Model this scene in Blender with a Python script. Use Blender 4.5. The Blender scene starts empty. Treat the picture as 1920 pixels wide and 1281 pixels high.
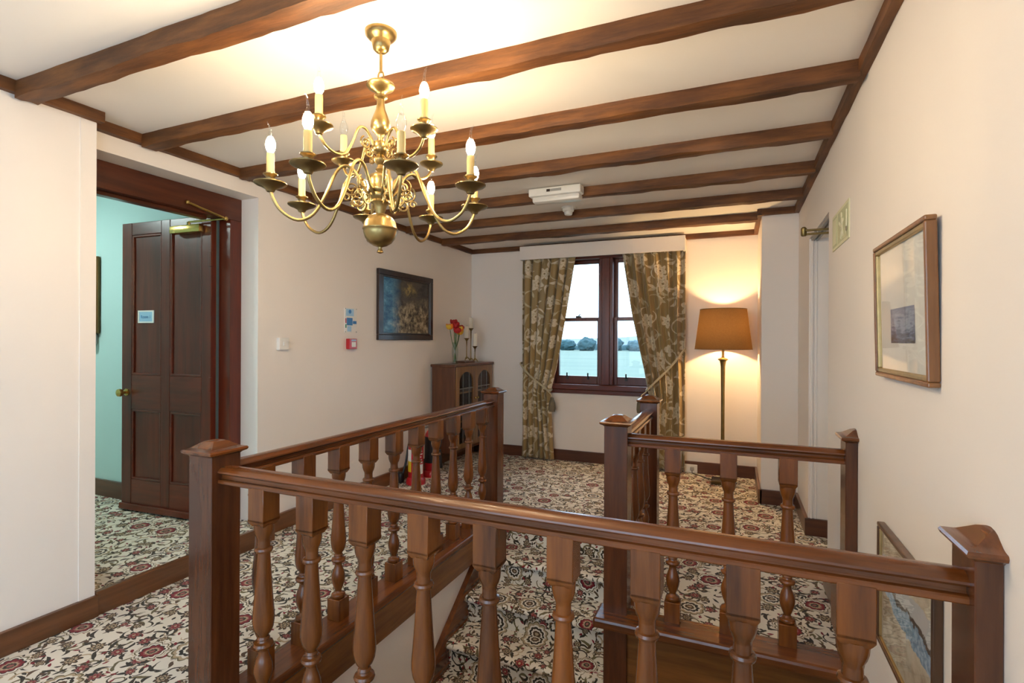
import bpy, bmesh, math, random
from mathutils import Vector, Matrix, noise
random.seed(7)
R = math.radians
sc = bpy.context.scene
C = sc.collection

# ------------------------------------------------------------------ camera
cam_d = bpy.data.cameras.new('camera')
cam_d.sensor_fit = 'HORIZONTAL'
cam_d.sensor_width = 36.0
cam_d.lens = 36.0 * 977.0 / 1920.0
cam_d.shift_y = -(640.5 - 638.7) / 1920.0
cam_d.clip_start = 0.02
cam_d.clip_end = 2000
cam = bpy.data.objects.new('camera', cam_d)
C.objects.link(cam)
yaw = 0.4052
cam.matrix_world = (Matrix.Translation((0, 0, 1.36)) @ Matrix.Rotation(yaw, 4, 'Z')
                    @ Matrix.Rotation(R(90), 4, 'X') @ Matrix.Rotation(0.0044, 4, 'Z'))
sc.camera = cam

# ------------------------------------------------------------------ world, exposure
SKY = 4.0
w = bpy.data.worlds.new('world'); sc.world = w; w.use_nodes = True
bg = w.node_tree.nodes['Background']
bg.inputs[0].default_value = (0.56, 0.78, 1.0, 1)
bg.inputs[1].default_value = SKY
BULB = 240.0        # chandelier bulbs
LAMP = 500.0        # floor lamp bulb
PASSAGE = 72.0      # ceiling disc in the passage
REAR_FILL = 9.0         # unseen fill globe added behind the camera
sc.view_settings.view_transform = 'Standard'
sc.view_settings.look = 'None'
sc.view_settings.gamma = 1.0
sc.view_settings.use_curve_mapping = False
sc.view_settings.exposure = 0.62
sc.cycles.use_denoising = True
sc.cycles.use_adaptive_sampling = True
sc.cycles.adaptive_threshold = 0.1
sc.cycles.adaptive_min_samples = 16
sc.cycles.max_bounces = 8
sc.cycles.diffuse_bounces = 6
sc.cycles.transparent_max_bounces = 12
sc.cycles.sample_clamp_indirect = 8.0
sc.cycles.caustics_reflective = False
sc.cycles.caustics_refractive = False

def portal(name, loc, size, rot):
    l = bpy.data.lights.new(name, 'AREA'); l.shape = 'RECTANGLE'
    l.size, l.size_y = size; l.cycles.is_portal = True
    o = bpy.data.objects.new(name, l); C.objects.link(o)
    o.location = loc; o.rotation_euler = rot
    return o
portal('window_portal', (-1.32, 5.96, 1.58), (1.32, 1.5), (R(-90), 0, 0))
portal('window_portal', (-1.30, -2.93, 1.35), (3.0, 1.9), (R(90), 0, 0))  # sampling portal for the added back window
portal('window_portal', (0.80, -1.5, 1.35), (1.9, 2.0), (0, R(90), 0))  # sampling portal for the added side window

# ------------------------------------------------------------------ node helper and materials
class NT:
    def __init__(s, name):
        s.m = bpy.data.materials.new(name); s.m.use_nodes = True
        s.t = s.m.node_tree; s.n = s.t.nodes; s.l = s.t.links
        s.b = s.n['Principled BSDF']; s.out = s.n['Material Output']
    def new(s, typ, **kw):
        n = s.n.new(typ)
        for k, v in kw.items(): setattr(n, k, v)
        return n
    def put(s, sock, v):
        if isinstance(v, bpy.types.NodeSocket): s.l.new(v, sock)
        elif isinstance(v, (tuple, list)) and len(v) == 3 and len(sock.default_value) == 4: sock.default_value = (*v, 1)
        else: sock.default_value = v
    def math(s, op, a, b=None, c=None):
        n = s.new('ShaderNodeMath', operation=op)
        s.put(n.inputs[0], a)
        if b is not None: s.put(n.inputs[1], b)
        if c is not None: s.put(n.inputs[2], c)
        return n.outputs[0]
    def vmath(s, op, a, b=None):
        n = s.new('ShaderNodeVectorMath', operation=op)
        s.put(n.inputs[0], a)
        if b is not None: s.put(n.inputs[1], b)
        return n.outputs['Value'] if op in ('LENGTH', 'DOT_PRODUCT') else n.outputs[0]
    def sep(s, v):
        n = s.new('ShaderNodeSeparateXYZ'); s.put(n.inputs[0], v); return n.outputs
    def comb(s, x, y, z=0.0):
        n = s.new('ShaderNodeCombineXYZ')
        for i, v in enumerate((x, y, z)): s.put(n.inputs[i], v)
        return n.outputs[0]
    def mix(s, f, a, b):
        n = s.new('ShaderNodeMix', data_type='RGBA')
        s.put(n.inputs[0], f); s.put(n.inputs[6], a); s.put(n.inputs[7], b)
        return n.outputs[2]
    def ramp(s, f, stops, interp='LINEAR'):
        n = s.new('ShaderNodeValToRGB'); cr = n.color_ramp; cr.interpolation = interp
        while len(cr.elements) < len(stops): cr.elements.new(0.5)
        for e, (p, c) in zip(cr.elements, stops): e.position = p; e.color = (*c, 1)
        s.put(n.inputs[0], f); return n.outputs[0]
    def noise(s, v, scale, detail=3, rough=0.5, dim='3D'):
        n = s.new('ShaderNodeTexNoise', noise_dimensions=dim)
        s.put(n.inputs['Vector'], v); n.inputs['Scale'].default_value = scale
        n.inputs['Detail'].default_value = detail; n.inputs['Roughness'].default_value = rough
        return n.outputs[0]
    def obj(s): return s.new('ShaderNodeTexCoord').outputs['Object']
    def uv(s): return s.new('ShaderNodeTexCoord').outputs['UV']
    def bump(s, h, strength, dist=0.01):
        n = s.new('ShaderNodeBump'); n.inputs['Strength'].default_value = strength
        n.inputs['Distance'].default_value = dist; s.put(n.inputs['Height'], h)
        s.l.new(n.outputs[0], s.b.inputs['Normal'])
    def base(s, col=None, rough=None, metal=None, spec=None, coat=None, sheen=None):
        if col is not None: s.put(s.b.inputs['Base Color'], col)
        if rough is not None: s.put(s.b.inputs['Roughness'], rough)
        if metal is not None: s.b.inputs['Metallic'].default_value = metal
        if spec is not None: s.b.inputs['Specular IOR Level'].default_value = spec
        if coat is not None:
            s.b.inputs['Coat Weight'].default_value = coat; s.b.inputs['Coat Roughness'].default_value = 0.12
        if sheen is not None: s.b.inputs['Sheen Weight'].default_value = sheen
        return s.m

def plain(name, col, rough=0.5, metal=0.0, spec=0.5, coat=None):
    t = NT(name)
    n = t.noise(t.obj(), 12, 2)
    c = t.mix(n, tuple(x * 0.94 for x in col), tuple(min(1, x * 1.05) for x in col))
    return t.base(c, rough, metal, spec, coat)

def paint(name, col):
    t = NT(name); o = t.obj()
    n = t.noise(o, 1.3, 4)
    c = t.mix(n, tuple(x * 0.97 for x in col), col)
    t.bump(t.noise(o, 160, 2), 0.06, 0.002)
    return t.base(c, 0.62, spec=0.35)

def wood(name, dark, light, axis, rough=0.27, coat=0.25, scale=1.0, bump=0.05):
    """grain runs along axis (0 x, 1 y, 2 z)"""
    t = NT(name); o = t.obj()
    rnd = t.new('ShaderNodeObjectInfo').outputs['Random']
    o = t.vmath('ADD', o, t.comb(t.math('MULTIPLY', rnd, 3.1), t.math('MULTIPLY', rnd, 5.7), t.math('MULTIPLY', rnd, 2.3)))
    sv = [26.0 * scale] * 3; sv[axis] = 2.2 * scale
    v = t.vmath('MULTIPLY', o, tuple(sv))
    g = t.noise(v, 1.0, 5, 0.62)
    sv2 = [5.0 * scale] * 3; sv2[axis] = 0.9 * scale
    g2 = t.noise(t.vmath('MULTIPLY', o, tuple(sv2)), 1.0, 3)
    f = t.math('ADD', t.math('MULTIPLY', g, 0.65), t.math('MULTIPLY', g2, 0.45))
    mid = tuple((a + b) / 2 for a, b in zip(dark, light))
    c = t.ramp(f, [(0.32, dark), (0.55, mid), (0.75, light)])
    t.bump(g, bump, 0.01)
    return t.base(c, rough, spec=0.5, coat=coat)

def beam_wood(name, axis):
    t = NT(name); o = t.obj()
    rnd = t.new('ShaderNodeObjectInfo').outputs['Random']
    o = t.vmath('ADD', o, t.comb(t.math('MULTIPLY', rnd, 7.0), 0.0, 0.0))
    sv = [30.0] * 3; sv[axis] = 3.0
    g = t.noise(t.vmath('MULTIPLY', o, tuple(sv)), 1.0, 6, 0.7)
    sv = [9.0] * 3; sv[axis] = 2.4
    g2 = t.noise(t.vmath('MULTIPLY', o, tuple(sv)), 1.0, 3)
    f = t.math('ADD', t.math('MULTIPLY', g, 0.5), t.math('MULTIPLY', g2, 0.5))
    c = t.ramp(f, [(0.32, (0.028, 0.011, 0.004)), (0.48, (0.11, 0.040, 0.011)), (0.64, (0.22, 0.085, 0.022)), (0.78, (0.32, 0.14, 0.045))])
    t.bump(f, 0.5, 0.012)
    return t.base(c, 0.55, spec=0.4)

def flower_layers(t, uv, base, layers):
    """paint motifs over base. each layer: dict(kind, scale, off, ...)"""
    col = base
    for L in layers:
        v = t.vmath('ADD', uv, (L['off'], L['off'] * 1.7, 0))
        vo = t.new('ShaderNodeTexVoronoi', voronoi_dimensions='2D')
        vo.inputs['Scale'].default_value = L['scale']; vo.inputs['Randomness'].default_value = L.get('rnd', 0.75)
        t.l.new(v, vo.inputs['Vector'])
        d = t.vmath('SUBTRACT', v, vo.outputs['Position'])
        rc = t.new('ShaderNodeSeparateColor'); t.l.new(vo.outputs['Color'], rc.inputs[0])
        r1, r2, r3 = rc.outputs[0], rc.outputs[1], rc.outputs[2]
        x, y, _ = t.sep(d)
        if L['kind'] == 'flower':
            rad = t.vmath('LENGTH', t.comb(x, y))
            ang = t.math('ADD', t.math('ARCTAN2', y, x), t.math('MULTIPLY', r1, 6.28))
            pet = t.math('ABSOLUTE', t.math('COSINE', t.math('MULTIPLY', ang, L['n'] / 2)))
            edge = t.math('MULTIPLY_ADD', pet, L.get('pd', 0.35), 1.0 - L.get('pd', 0.35))
            size = t.math('MULTIPLY_ADD', r2, L['R'] * L.get('var', 0.4), L['R'] * (1 - L.get('var', 0.4) / 2))
            q = t.math('DIVIDE', t.math('DIVIDE', rad, size), edge)
            mask = t.math('LESS_THAN', q, 1.0)
            fc = t.ramp(q, L['ramp'], 'CONSTANT')
            if 'ramp2' in L:
                fc = t.mix(t.math('GREATER_THAN', r3, L.get('split', 0.5)), fc, t.ramp(q, L['ramp2'], 'CONSTANT'))
        else:
            a = t.math('MULTIPLY', r1, 6.28); ca = t.math('COSINE', a); sa = t.math('SINE', a)
            xr = t.math('ADD', t.math('MULTIPLY', x, ca), t.math('MULTIPLY', y, sa))
            yr = t.math('SUBTRACT', t.math('MULTIPLY', y, ca), t.math('MULTIPLY', x, sa))
            if L['kind'] == 'leaf':
                bend = t.math('MULTIPLY', t.math('MULTIPLY', xr, xr), t.math('MULTIPLY', t.math('SUBTRACT', r2, 0.5), L.get('bend', 60)))
                yb = t.math('SUBTRACT', yr, bend)
                e1 = t.math('DIVIDE', xr, L['a'])
                bb = t.math('MULTIPLY', t.math('SUBTRACT', 1.0, t.math('MULTIPLY', e1, e1)), L['b'])
                mask = t.math('LESS_THAN', t.math('ABSOLUTE', yb), bb)
            else:   # arc scroll
                rad = t.vmath('LENGTH', t.comb(xr, yr))
                ang = t.math('ARCTAN2', yr, xr)
                sp = t.math('MULTIPLY_ADD', ang, L['R'] * 0.16, L['R'])
                wid = t.math('MULTIPLY_ADD', ang, L['w'] * 0.25, L['w'])
                mask = t.math('MULTIPLY', t.math('LESS_THAN', t.math('ABSOLUTE', t.math('SUBTRACT', rad, sp)), wid),
                              t.math('GREATER_THAN', ang, -1.6))
            fc = t.mix(t.math('GREATER_THAN', r3, 0.55), L['c1'], L['c2'])
        if 'keep' in L: mask = t.math('MULTIPLY', mask, t.math('LESS_THAN', t.math('FRACT', t.math('MULTIPLY', r1, 7.3)), L['keep']))
        col = t.mix(mask, col, fc)
    return col

def carpet():
    t = NT('floral_carpet'); uv = t.uv()
    wv = t.new('ShaderNodeTexNoise', noise_dimensions='2D'); t.l.new(uv, wv.inputs['Vector']); wv.inputs['Scale'].default_value = 18
    uvw = t.vmath('ADD', uv, t.vmath('MULTIPLY', t.vmath('SUBTRACT', wv.outputs['Color'], (0.5, 0.5, 0.5)), (0.02, 0.02, 0)))
    cream = (0.84, 0.79, 0.69); dk = (0.045, 0.036, 0.024); ol = (0.17, 0.135, 0.065); red = (0.23, 0.018, 0.025)
    rose = (0.33, 0.12, 0.10); tan = (0.50, 0.38, 0.24); brn = (0.11, 0.065, 0.035)
    n = t.noise(uv, 5, 2, dim='2D')
    base = t.mix(n, cream, (0.79, 0.73, 0.62))
    col = flower_layers(t, uvw, base, [
        dict(kind='arc', scale=8.5, off=3.3, R=0.034, w=0.0036, c1=dk, c2=ol, rnd=0.9, keep=0.75),
        dict(kind='arc', scale=11, off=9.1, R=0.024, w=0.0032, c1=tan, c2=ol, rnd=0.9, keep=0.6),
        dict(kind='leaf', scale=11, off=1.7, a=0.040, b=0.0085, c1=dk, c2=ol, rnd=1.0, bend=70),
        dict(kind='leaf', scale=14, off=5.9, a=0.026, b=0.0075, c1=dk, c2=brn, rnd=1.0, bend=50),
        dict(kind='leaf', scale=17, off=8.2, a=0.014, b=0.006, c1=dk, c2=red, rnd=1.0, bend=30),
        dict(kind='flower', scale=9.0, off=0.4, n=8, R=0.031, var=0.7, pd=0.4, rnd=0.9,
             ramp=[(0, tan), (0.22, dk), (0.42, tan), (0.62, brn), (0.86, dk)],
             ramp2=[(0, tan), (0.2, red), (0.45, rose), (0.7, dk)], split=0.62),
        dict(kind='flower', scale=3.1, off=2.2, n=10, R=0.082, var=0.35, pd=0.16, rnd=0.6,
             ramp=[(0, rose), (0.14, dk), (0.26, tan), (0.36, rose), (0.44, red), (0.60, dk), (0.68, cream), (0.82, ol), (0.9, cream), (0.96, tan)],
             ramp2=[(0, tan), (0.12, brn), (0.28, cream), (0.40, dk), (0.58, cream), (0.72, tan), (0.86, ol), (0.95, cream)]),
    ])
    t.bump(t.noise(uv, 420, 2, dim='2D'), 0.25, 0.004)
    return t.base(col, 0.95, spec=0.1, sheen=0.15)

def damask():
    t = NT('floral_curtain_fabric'); uv = t.uv()
    b1 = (0.24, 0.165, 0.06); p1 = (0.66, 0.57, 0.42); p2 = (0.52, 0.44, 0.28)
    n = t.noise(t.vmath('MULTIPLY', uv, (60.0, 4.0, 1.0)), 1.0, 3)
    base = t.mix(n, (0.24, 0.16, 0.06), (0.38, 0.265, 0.105))
    col = flower_layers(t, uv, base, [
        dict(kind='arc', scale=4.0, off=4.4, R=0.075, w=0.006, c1=p1, c2=p2, rnd=0.9),
        dict(kind='leaf', scale=6.5, off=1.1, a=0.065, b=0.016, c1=p1, c2=p2, rnd=1.0, bend=30, keep=.7),
        dict(kind='leaf', scale=7.5, off=7.3, a=0.045, b=0.016, c1=p1, c2=p2, rnd=1.0, bend=30, keep=.7),
        dict(kind='flower', scale=3.6, off=0.9, n=6, R=0.085, var=0.4, pd=0.45, rnd=0.8,
             ramp=[(0, b1), (0.15, p1), (0.4, p2), (0.55, p1)]),
    ])
    t.bump(n, 0.1, 0.003)
    m = t.base(col, 0.5, spec=0.4, sheen=0.3)
    return m

def brass(name='antique_brass', col=(0.40, 0.285, 0.115), rough=0.28):
    t = NT(name); o = t.obj()
    n = t.noise(o, 22, 3)
    c = t.mix(n, tuple(x * 0.6 for x in col), tuple(min(1, x * 1.15) for x in col))
    return t.base(c, t.math('MULTIPLY_ADD', n, 0.18, rough - 0.05), 1.0)

def pane(name, tint=(0.97, 0.99, 1.0)):
    m = bpy.data.materials.new(name); m.use_nodes = True
    nt = m.node_tree; nt.nodes.clear()
    out = nt.nodes.new('ShaderNodeOutputMaterial'); mx = nt.nodes.new('ShaderNodeMixShader')
    tr = nt.nodes.new('ShaderNodeBsdfTransparent'); tr.inputs[0].default_value = (*tint, 1)
    gl = nt.nodes.new('ShaderNodeBsdfGlossy'); gl.inputs['Roughness'].default_value = 0.02
    fr = nt.nodes.new('ShaderNodeFresnel'); fr.inputs[0].default_value = 1.5
    ge = nt.nodes.new('ShaderNodeNewGeometry'); mr = nt.nodes.new('ShaderNodeMapRange')
    mr.inputs[3].default_value = 1.5; mr.inputs[4].default_value = 1 / 1.5
    nt.links.new(ge.outputs['Backfacing'], mr.inputs[0]); nt.links.new(mr.outputs[0], fr.inputs[0])
    nt.links.new(fr.outputs[0], mx.inputs[0]); nt.links.new(tr.outputs[0], mx.inputs[1])
    nt.links.new(gl.outputs[0], mx.inputs[2]); nt.links.new(mx.outputs[0], out.inputs[0])
    return m

def emit(name, col, strength):
    t = NT(name); t.base((0.9, 0.9, 0.9), 0.4)
    t.b.inputs['Emission Color'].default_value = (*col, 1)
    t.b.inputs['Emission Strength'].default_value = strength
    return t.m

def shade_fabric():
    m = bpy.data.materials.new('brown_shade_fabric'); m.use_nodes = True
    nt = m.node_tree; nt.nodes.clear()
    out = nt.nodes.new('ShaderNodeOutputMaterial'); mx = nt.nodes.new('ShaderNodeMixShader')
    d = nt.nodes.new('ShaderNodeBsdfDiffuse'); tr = nt.nodes.new('ShaderNodeBsdfTranslucent')
    tc = nt.nodes.new('ShaderNodeTexCoord'); nz = nt.nodes.new('ShaderNodeTexNoise'); nz.inputs['Scale'].default_value = 90
    rp = nt.nodes.new('ShaderNodeValToRGB')
    rp.color_ramp.elements[0].color = (0.16, 0.085, 0.035, 1); rp.color_ramp.elements[1].color = (0.22, 0.12, 0.05, 1)
    nt.links.new(tc.outputs['Object'], nz.inputs['Vector']); nt.links.new(nz.outputs[0], rp.inputs[0])
    nt.links.new(rp.outputs[0], d.inputs[0]); tr.inputs[0].default_value = (0.30, 0.15, 0.05, 1)
    mx.inputs[0].default_value = 0.05
    nt.links.new(d.outputs[0], mx.inputs[1]); nt.links.new(tr.outputs[0], mx.inputs[2]); nt.links.new(mx.outputs[0], out.inputs[0])
    return m

def painting_mat():
    t = NT('crowd_painting'); uv = t.uv(); x, y, _ = t.sep(uv)
    n1 = t.noise(uv, 5, 5, 0.7, '2D'); n2 = t.noise(t.vmath('MULTIPLY', t.vmath('ADD', uv, (3.1, 7, 0)), (1.0, 0.6, 1)), 9, 6, 0.75, '2D')
    crowd = t.ramp(n2, [(0.38, (0.03, 0.022, 0.015)), (0.47, (0.15, 0.115, 0.07)), (0.56, (0.36, 0.29, 0.18)), (0.66, (0.55, 0.47, 0.33))])
    hall = t.ramp(n1, [(0.35, (0.03, 0.026, 0.025)), (0.6, (0.085, 0.07, 0.06))])
    mrp = t.new('ShaderNodeMapRange'); t.put(mrp.inputs[0], t.math('ADD', y, t.math('MULTIPLY', n1, 0.5)))
    mrp.inputs[1].default_value = 0.95; mrp.inputs[2].default_value = 0.65
    col = t.mix(mrp.outputs[0], hall, crowd)
    blue = t.ramp(n1, [(0.35, (0.02, 0.13, 0.30)), (0.55, (0.12, 0.36, 0.58)), (0.7, (0.45, 0.62, 0.75))])
    f = t.new('ShaderNodeMapRange'); t.put(f.inputs[0], t.math('ADD', x, t.math('MULTIPLY', n1, 0.25)))
    f.inputs[1].default_value = 0.50; f.inputs[2].default_value = 0.28; f.inputs[3].default_value = 0; f.inputs[4].default_value = 0.9
    col = t.mix(f.outputs[0], col, blue)
    yx = t.math('SUBTRACT', 1.0, t.math('MINIMUM', t.math('MULTIPLY', t.math('ABSOLUTE', t.math('SUBTRACT', x, t.math('MULTIPLY_ADD', n2, 0.15, 0.47))), 5.0), 1.0))
    yy = t.math('SUBTRACT', 1.0, t.math('MINIMUM', t.math('MULTIPLY', t.math('ABSOLUTE', t.math('SUBTRACT', y, 0.82)), 6.0), 1.0))
    col = t.mix(t.math('MULTIPLY', t.math('MULTIPLY', yx, yy), t.math('MAXIMUM', t.math('MULTIPLY_ADD', n2, 9.0, -3.9), 0.0)), col, (0.40, 0.30, 0.10))
    return t.base(col, 0.35, spec=0.4)

def landscape_print():
    t = NT('small_landscape_print'); uv = t.uv(); x, y, _ = t.sep(uv)
    n = t.noise(t.vmath('MULTIPLY', uv, (3, 7, 1)), 1.5, 5, 0.6, '2D')
    c = t.ramp(t.math('MULTIPLY_ADD', n, 0.7, t.math('MULTIPLY', y, 0.5)), [(0.3, (0.09, 0.08, 0.08)), (0.5, (0.16, 0.19, 0.30)), (0.62, (0.42, 0.47, 0.58)), (0.8, (0.25, 0.28, 0.40))])
    return t.base(c, 0.6)

def coast_print():
    t = NT('coast_print'); uv = t.uv(); x, y, _ = t.sep(uv)
    n = t.noise(uv, 4, 5, 0.6, '2D'); n2 = t.noise(uv, 22, 3, 0.6, '2D')
    sand = t.ramp(n, [(0.35, (0.46, 0.36, 0.25)), (0.5, (0.68, 0.60, 0.46)), (0.65, (0.80, 0.73, 0.60))])
    q = t.math('ADD', y, t.math('MULTIPLY', t.math('SUBTRACT', n, 0.5), 0.25))
    sea = t.ramp(n2, [(0.4, (0.22, 0.38, 0.56)), (0.6, (0.48, 0.64, 0.80))])
    band = t.math('MULTIPLY', t.math('GREATER_THAN', q, 0.42), t.math('LESS_THAN', q, 0.56))
    col = t.mix(band, sand, sea)
    ridge = t.math('MULTIPLY', t.math('GREATER_THAN', q, 0.55), t.math('LESS_THAN', q, 0.585))
    col = t.mix(ridge, col, (0.12, 0.10, 0.09))
    up = t.math('MULTIPLY', t.math('GREATER_THAN', q, 0.585), t.math('LESS_THAN', q, 0.78))
    col = t.mix(up, col, (0.66, 0.68, 0.70))
    return t.base(col, 0.6)

def field_mat():
    t = NT('meadow'); o = t.obj()
    n = t.noise(t.vmath('MULTIPLY', o, (0.02, 0.12, 1)), 1.0, 4)
    return t.base(t.ramp(n, [(0.35, (0.12, 0.15, 0.12)), (0.6, (0.145, 0.175, 0.135))]), 0.95, spec=0.1)

M = {}
M['wall'] = paint('cream_wall_paint', (0.86, 0.80, 0.745))
M['ceil'] = paint('cream_ceiling_paint', (0.89, 0.85, 0.80))
M['teal'] = paint('pale_aqua_paint', (0.56, 0.74, 0.72))
M['beam'] = beam_wood('rough_beam_oak_x', 0)
M['trimx'] = beam_wood('rough_trim_oak_x', 0)
M['trimy'] = beam_wood('rough_trim_oak_y', 1)
RD, RL = (0.036, 0.0085, 0.002), (0.225, 0.064, 0.012)
M['mahx'] = wood('mahogany_x', RD, RL, 0)
M['mahy'] = wood('mahogany_y', RD, RL, 1)
M['mahz'] = wood('mahogany_z', (0.046, 0.011, 0.002), (0.26, 0.078, 0.012), 2)
M['newel'] = wood('newel_mahogany_z', (0.030, 0.008, 0.003), (0.145, 0.042, 0.012), 2)
M['apron'] = wood('apron_board_y', (0.10, 0.032, 0.007), (0.30, 0.11, 0.024), 1)
M['apronx'] = wood('apron_board_x', (0.10, 0.032, 0.007), (0.30, 0.11, 0.024), 0)
M['doorz'] = wood('dark_door_mahogany_z', (0.040, 0.005, 0.002), (0.165, 0.027, 0.008), 2, 0.30, 0.15)
M['doorx'] = wood('dark_door_mahogany_x', (0.040, 0.005, 0.002), (0.165, 0.027, 0.008), 0, 0.30, 0.15)
M['doory'] = wood('dark_door_mahogany_y', (0.032, 0.007, 0.003), (0.12, 0.030, 0.011), 1, 0.30, 0.15)
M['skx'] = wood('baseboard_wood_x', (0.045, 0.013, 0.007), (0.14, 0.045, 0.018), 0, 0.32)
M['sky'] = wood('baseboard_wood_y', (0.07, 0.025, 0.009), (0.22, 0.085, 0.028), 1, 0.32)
M['carpet'] = carpet()
M['curtain'] = damask()
M['brass'] = brass()
M['panbrass'] = brass('drip_pan_brass', (0.30, 0.22, 0.10), 0.3)
M['brass2'] = brass('polished_brass', (0.72, 0.50, 0.16), 0.2)
M['darkbrass'] = brass('dark_brass', (0.16, 0.11, 0.05), 0.3)
M['bronze'] = brass('lamp_bronze', (0.30, 0.21, 0.08), 0.35)
M['glass'] = pane('clear_glass')
M['picglass'] = pane('picture_glass'); M['vaseglass'] = pane('vase_glass', (0.80, 0.86, 0.84))
M['white'] = plain('white_plastic', (0.80, 0.79, 0.76), 0.35)
M['whitepaper'] = plain('white_card', (0.82, 0.81, 0.78), 0.8)
M['black'] = plain('black_plastic', (0.012, 0.012, 0.013), 0.4)
M['red'] = plain('red_enamel', (0.48, 0.012, 0.02), 0.28, coat=0.3)
M['yellow'] = plain('yellow_label', (0.75, 0.52, 0.02), 0.5)
M['blue'] = plain('blue_print', (0.02, 0.17, 0.45), 0.35)
M['ltblue'] = plain('light_blue_print', (0.35, 0.58, 0.78), 0.35)
M['green'] = plain('green_print', (0.03, 0.22, 0.12), 0.5)
M['grey'] = plain('grey_print', (0.35, 0.35, 0.34), 0.5)
M['candle'] = plain('ivory_candle_sleeve', (0.72, 0.50, 0.19), 0.55)
M['wax'] = plain('white_wax', (0.84, 0.78, 0.66), 0.5)
M['shade'] = shade_fabric()
M['lit'] = emit('lit_bulb', (1.0, 0.76, 0.47), BULB)
M['lamp'] = emit('lit_lamp_bulb', (1.0, 0.66, 0.30), LAMP)
M['disc'] = emit('lit_passage_disc', (0.84, 1.0, 0.96), PASSAGE)
M['globe'] = emit('added_fill_glow', (1.0, 0.93, 0.85), REAR_FILL)  # glow of the fill globe added behind the camera
M['lum'] = plain('luminous_sign_plate', (0.70, 0.69, 0.46), 0.5)
M['lum2'] = plain('luminous_sign_pictogram', (0.82, 0.82, 0.62), 0.5)
M['lum3'] = plain('luminous_sign_green', (0.52, 0.54, 0.32), 0.5)
M['gilt'] = brass('gilt_frame', (0.62, 0.44, 0.20), 0.38)
M['frame'] = wood('picture_frame_wood', (0.10, 0.035, 0.01), (0.34, 0.14, 0.04), 2, 0.3)
M['bframe'] = wood('brown_picture_frame', (0.045, 0.018, 0.008), (0.16, 0.07, 0.028), 2, 0.3)
M['dframe'] = wood('dark_picture_frame', (0.012, 0.007, 0.006), (0.05, 0.028, 0.022), 2, 0.3)
M['painting'] = painting_mat(); M['landscape'] = landscape_print(); M['coast'] = coast_print()
M['cab'] = wood('cabinet_walnut', (0.06, 0.018, 0.008), (0.17, 0.06, 0.022), 2, 0.35)
M['cabf'] = wood('cabinet_front_oak', (0.16, 0.07, 0.022), (0.32, 0.165, 0.06), 2, 0.35)
M['dark'] = plain('dark_interior', (0.03, 0.015, 0.01), 0.7)
M['stem'] = plain('flower_stem', (0.06, 0.14, 0.03), 0.6)
M['fred'] = plain('red_petal', (0.42, 0.012, 0.012), 0.6)
M['forange'] = plain('orange_petal', (0.80, 0.20, 0.02), 0.6)
M['fyellow'] = plain('yellow_petal', (0.80, 0.48, 0.04), 0.6)
M['tassel'] = plain('tassel_thread', (0.17, 0.14, 0.09), 0.8)
M['cord'] = plain('tieback_cord', (0.50, 0.43, 0.29), 0.7)
M['field'] = field_mat()
M['leafy'] = plain('hedgerow_foliage', (0.022, 0.062, 0.070), 0.9)
M['hill'] = plain('hazy_hill', (0.11, 0.14, 0.155), 0.95)
M['steel'] = brass('dull_steel', (0.42, 0.40, 0.36), 0.35)

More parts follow.
